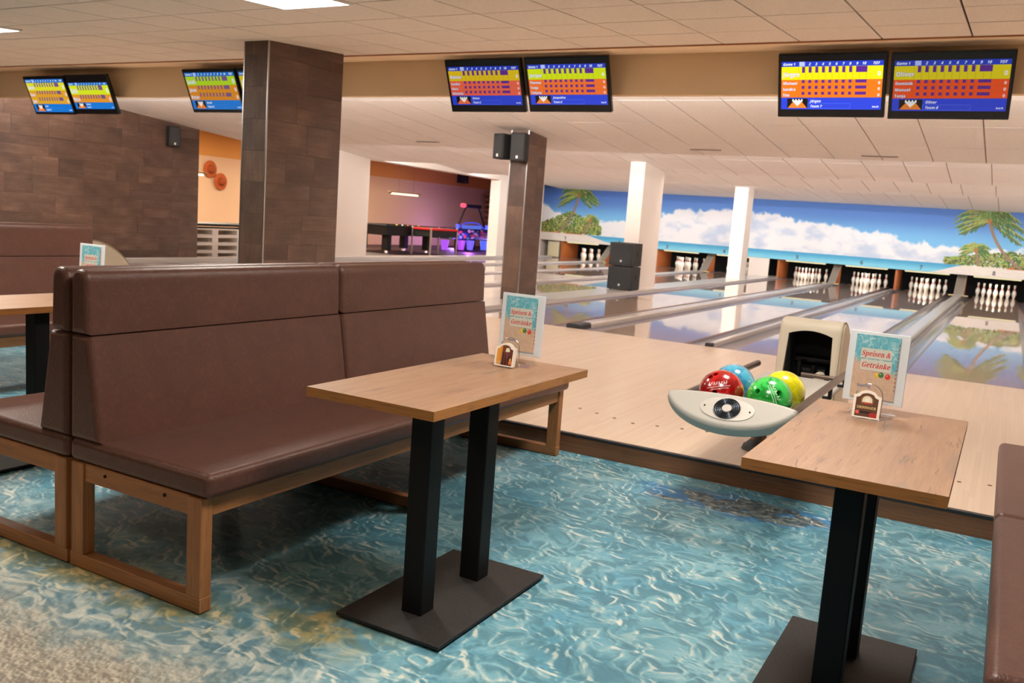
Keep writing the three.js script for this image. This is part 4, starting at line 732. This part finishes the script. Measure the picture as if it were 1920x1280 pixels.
// ================================================================ GAMES ROOM (seen through the openings)
{
  const H0 = 0.06;
  function pendant(label, z, L) { const t = thing('pool_lamp', label, 'pendant lamp', [-16.8, 1.87, z], Math.PI / 2, 'pendant tube lamps'); part('light_tube', cyl(0.025, 0.025, L - 0.1, 14).rotateZ(Math.PI / 2).translate(0, -0.02, 0), glow(1, 0.74, 0.42, 3.2), t); part('shade', join(rb(L + 0.1, 0.02, 0.14, 0.006, 0, 0.03, 0), bx(0.03, 0.06, 0.1, L / 2, 0, 0), bx(0.03, 0.06, 0.1, -L / 2, 0, 0)), std({ color: rgb(140, 110, 70), roughness: 0.5 }), t); for (const x of [-L * 0.22, L * 0.3]) part('cord', cyl(0.003, 0.003, 1.27, 8, x, 0.675, 0), M.black, t); areaLight(L, 0.08, [1, 0.66, 0.36], 26, [-16.8, 1.82, z], -Math.PI / 2, Math.PI / 2); }
  pendant('glowing tube lamp hanging over the pool table in the games room', -22.9, 1.5); pendant('tube lamp end seen beside the orange wall at the left opening', -14.2, 1.5);
  // warm wall washers on the games room ceiling
  for (const [z, k, n] of [[-15.5, 105, 'left'], [-21.5, 105, 'middle'], [-26.5, 10, 'right']]) { const t = thing('ceiling_lamp', `flat warm ceiling lamp in the games room, ${n} one of three`, 'ceiling light', [-17.6, 3.14, z], 0, 'games room ceiling lamps'); part('light_panel', rb(0.9, 0.02, 0.9, 0.008), glow(1, 0.72, 0.45, 2), t); part('frame', rb(0.96, 0.03, 0.96, 0.008, 0, 0.012, 0), M.white, t); areaLight(0.9, 0.9, [1, 0.84, 0.66], k, [-17.6, 3.12, z], -Math.PI / 2); }
  // pool table
  const pt = thing('pool_table', 'black pool table under the tube lamp in the games room', 'pool table', [-16.8, H0, -22.55], 0);
  part('cabinet', rb(1.4, 0.26, 2.8, 0.02, 0, 0.66, 0), M.black, pt); part('cloth', bx(1.2, 0.012, 2.5, 0, 0.796, 0), std({ color: rgb(30, 70, 42), roughness: 0.95 }), pt);
  for (const [w, d, x, z] of [[0.1, 2.8, 0.65, 0], [0.1, 2.8, -0.65, 0], [1.4, 0.12, 0, 1.35], [1.4, 0.12, 0, -1.35]]) part('cushion_rail', rb(w, 0.06, d, 0.012, x, 0.81, z), M.black, pt);
  for (const sx of [-1, 1]) for (const sz of [-1.05, 1.05]) { const l = part('leg', join(rb(0.2, 0.46, 0.24, 0.02, sx * 0.45, 0.31, sz)), M.black, pt); part('foot', cyl(0.05, 0.06, 0.07, 16, sx * 0.45, 0.035, sz), M.chrome, l); }
  const cols = [[236, 190, 40], [240, 236, 220], [226, 120, 30], [190, 40, 30], [240, 206, 60]];
  const bg = new THREE.SphereGeometry(0.03, 16, 12); for (const [i, c] of cols.entries()) { const b = solo('pool_ball', bg, std({ color: rgb(...c), roughness: 0.15 }), `${['yellow', 'white', 'orange', 'red', 'gold'][i]} pool ball on the games room table`, 'pool ball', 'pool balls'); b.position.set(-16.45 + 0.02 * i, H0 + 0.832, -22.1 - i * 0.26); }
  // red edged football table
  const ft = thing('football_table', 'black games table with silver posts and a red top edge', 'games table', [-15.6, H0, -22.95], 0);
  part('cabinet', rb(0.7, 0.2, 1.4, 0.015, 0, 0.66, 0), M.black, ft); part('top_edge', rb(0.74, 0.06, 1.44, 0.01, 0, 0.79, 0), std({ color: rgb(206, 20, 20), roughness: 0.4 }), ft, 'red top edge'); for (const sx of [-0.34, 0.34]) for (const sz of [-0.72, 0.72]) part('leg', rb(0.05, 0.84, 0.05, 0.008, sx, 0.42, sz), M.alu, ft);
  // air hockey table
  const ah = thing('air_hockey_table', 'air hockey table with a lit arch, blue glow and violet legs', 'games table', [-17.5, H0, -27.6], 0);
  part('cabinet', rb(1.3, 0.36, 3.3, 0.03, 0, 0.61, 0.1), std({ map: canvasTex(512, 128, (g, w, h) => { g.fillStyle = 'rgb(16,26,60)'; g.fillRect(0, 0, w, h); let s = 3; const r = () => { s = (s * 1664525 + 1013904223) >>> 0; return s / 4294967296; }; for (let i = 0; i < 60; i++) { g.fillStyle = ['rgb(190,50,60)', 'rgb(60,150,130)', 'rgb(206,190,180)', 'rgb(40,70,150)', 'rgb(150,80,40)'][i % 5]; g.beginPath(); g.ellipse(r() * w, r() * h, 6 + r() * 20, 4 + r() * 14, r() * 3, 0, 7); g.fill(); } }), roughness: 0.4 }), ah, 'dark blue painted cabinet');
  part('playfield', rb(1.2, 0.02, 3.2, 0.008, 0, 0.79, 0), std({ color: rgb(20, 20, 50), roughness: 0.3 }), ah);
  for (const z of [0.98, -1.0]) part('arch_post', bar([0.3, 0.8, z], [0.3, 1.6, z * 0.42], 0.03), M.black, ah);
  part('score_box', rb(0.2, 0.13, 1.0, 0.03, 0.3, 1.61, 0), M.black, ah); part('signal_light', rb(0.14, 0.15, 0.26, 0.06, 0.3, 1.62, 0.62), glow(1, 0.08, 0.14, 1.6), ah, 'red signal light');
  part('goal_glow', tube([[0.32, 0.82, 0.85], [0.32, 0.98, 0.5], [0.32, 1.02, 0], [0.32, 0.98, -0.5], [0.32, 0.82, -0.85]], 0.022, 40, 10), glow(0.06, 0.08, 1, 0.9), ah, 'blue light arch'); part('goal_panel', rb(0.03, 0.13, 1.3, 0.012, 0.33, 0.86, 0), glow(0.14, 0.22, 1, 0.7), ah);
  for (const z of [0.98, -1.0]) part('corner_light', rb(0.08, 0.16, 0.12, 0.02, 0.34, 0.87, z), glow(0.1, 0.14, 1, 1.3), ah);
  for (const [i, z] of [2.0, 0.95, 0.35, -0.6].entries()) part('leg_light', cyl(0.15, 0.1, 0.34, 18, 0.52, 0.22, z), [glow(0.5, 0.1, 1, 0.85), glow(0.52, 0.08, 1, 0.85), glow(0.2, 0.14, 1, 0.9), glow(0.1, 0.16, 1, 0.9)][i], ah, 'glowing leg');
  for (const sx of [-0.3, 0.2]) part('leg', rb(0.5, 0.44, 0.3, 0.02, sx - 0.25, 0.22, sx > 0 ? 0.0 : -1.2), M.black, ah);
  for (const [x, z, c, k] of [[-16.5, -26.4, [0.5, 0.15, 1], 4], [-16.6, -28.6, [0.3, 0.2, 1], 4], [-18.6, -28.6, [0.45, 0.25, 1], 5]]) { const l = new THREE.PointLight(new THREE.Color().setRGB(...c), k); l.position.set(x, 0.35, z); l.castShadow = true; l.shadow.radius = 4; scene.add(l); }
  // black box speaker, wooden slats
  const gs = loudspeaker('small black loudspeaker high on the games room wall', [-19.86, 2.8, -31.0], Math.PI / 2, 0.5, 0.36, 0.26);
  const sl = thing('slatted_panel', 'stack of horizontal wooden slats at the end of the games room', 'slatted panel', [-19.7, 0, -33.3], 0); for (let i = 0; i < 7; i++) part('slat', rb(0.5, 0.1, 0.9, 0.01, 0, 0.95 + i * 0.22, 0), std({ color: rgb(150, 96, 62), roughness: 0.6 }), sl); part('upright', bx(0.1, 2.4, 0.06, 0, 1.26, -0.4), M.black, sl);
  // pallet counter in the left opening
  const pc = thing('pallet_counter', 'white counter made of stacked pallets with a black top, left opening', 'counter', [-14.9, H0, -13.6], 0);
  for (let k = 0; k < 4; k++) { const y = 0.09 + k * 0.16; part('pallet_board', rb(0.8, 0.035, 2.4, 0.005, 0, y + 0.065, 0), M.white, pc); part('pallet_board', rb(0.8, 0.03, 2.4, 0.005, 0, y - 0.062, 0), M.white, pc); for (const z of [-1.1, -0.3, 0.38, 1.12]) part('pallet_block', rb(0.8, 0.1, 0.16, 0.004, 0, y, z), M.white, pc); }
  part('top', rb(0.9, 0.05, 2.5, 0.01, 0, 0.725, 0), M.black, pc, 'black top');
  const hat = thing('straw_hat', 'upper of two round straw hats on the orange wall', 'straw hat', [-19.97, 2.12, -17.95], Math.PI / 2, 'straw hats on the wall');
  const hp = [[0.001, 0.13], [0.06, 0.125], [0.1, 0.1], [0.115, 0.03], [0.13, 0.02], [0.235, 0.0], [0.24, 0.012], [0.135, 0.03], [0.125, 0.035]];
  const straw = std({ color: rgb(190, 92, 36), roughness: 0.9, bumpMap: metres(speckBump, 0.3, 0.3), bumpScale: 0.002, side: THREE.DoubleSide });
  part('brim', new THREE.LatheGeometry(hp.slice(4).map(p => new THREE.Vector2(...p)), 36).rotateX(Math.PI / 2), straw, hat); part('crown', new THREE.LatheGeometry(hp.slice(0, 5).map(p => new THREE.Vector2(...p)), 36).rotateX(Math.PI / 2), std({ color: rgb(160, 72, 26), roughness: 0.9 }), hat);
  copy(hat, 'lower of two round straw hats on the orange wall', [-19.96, 1.8, -18.33], Math.PI / 2);
}
renderer.render(scene, camera);
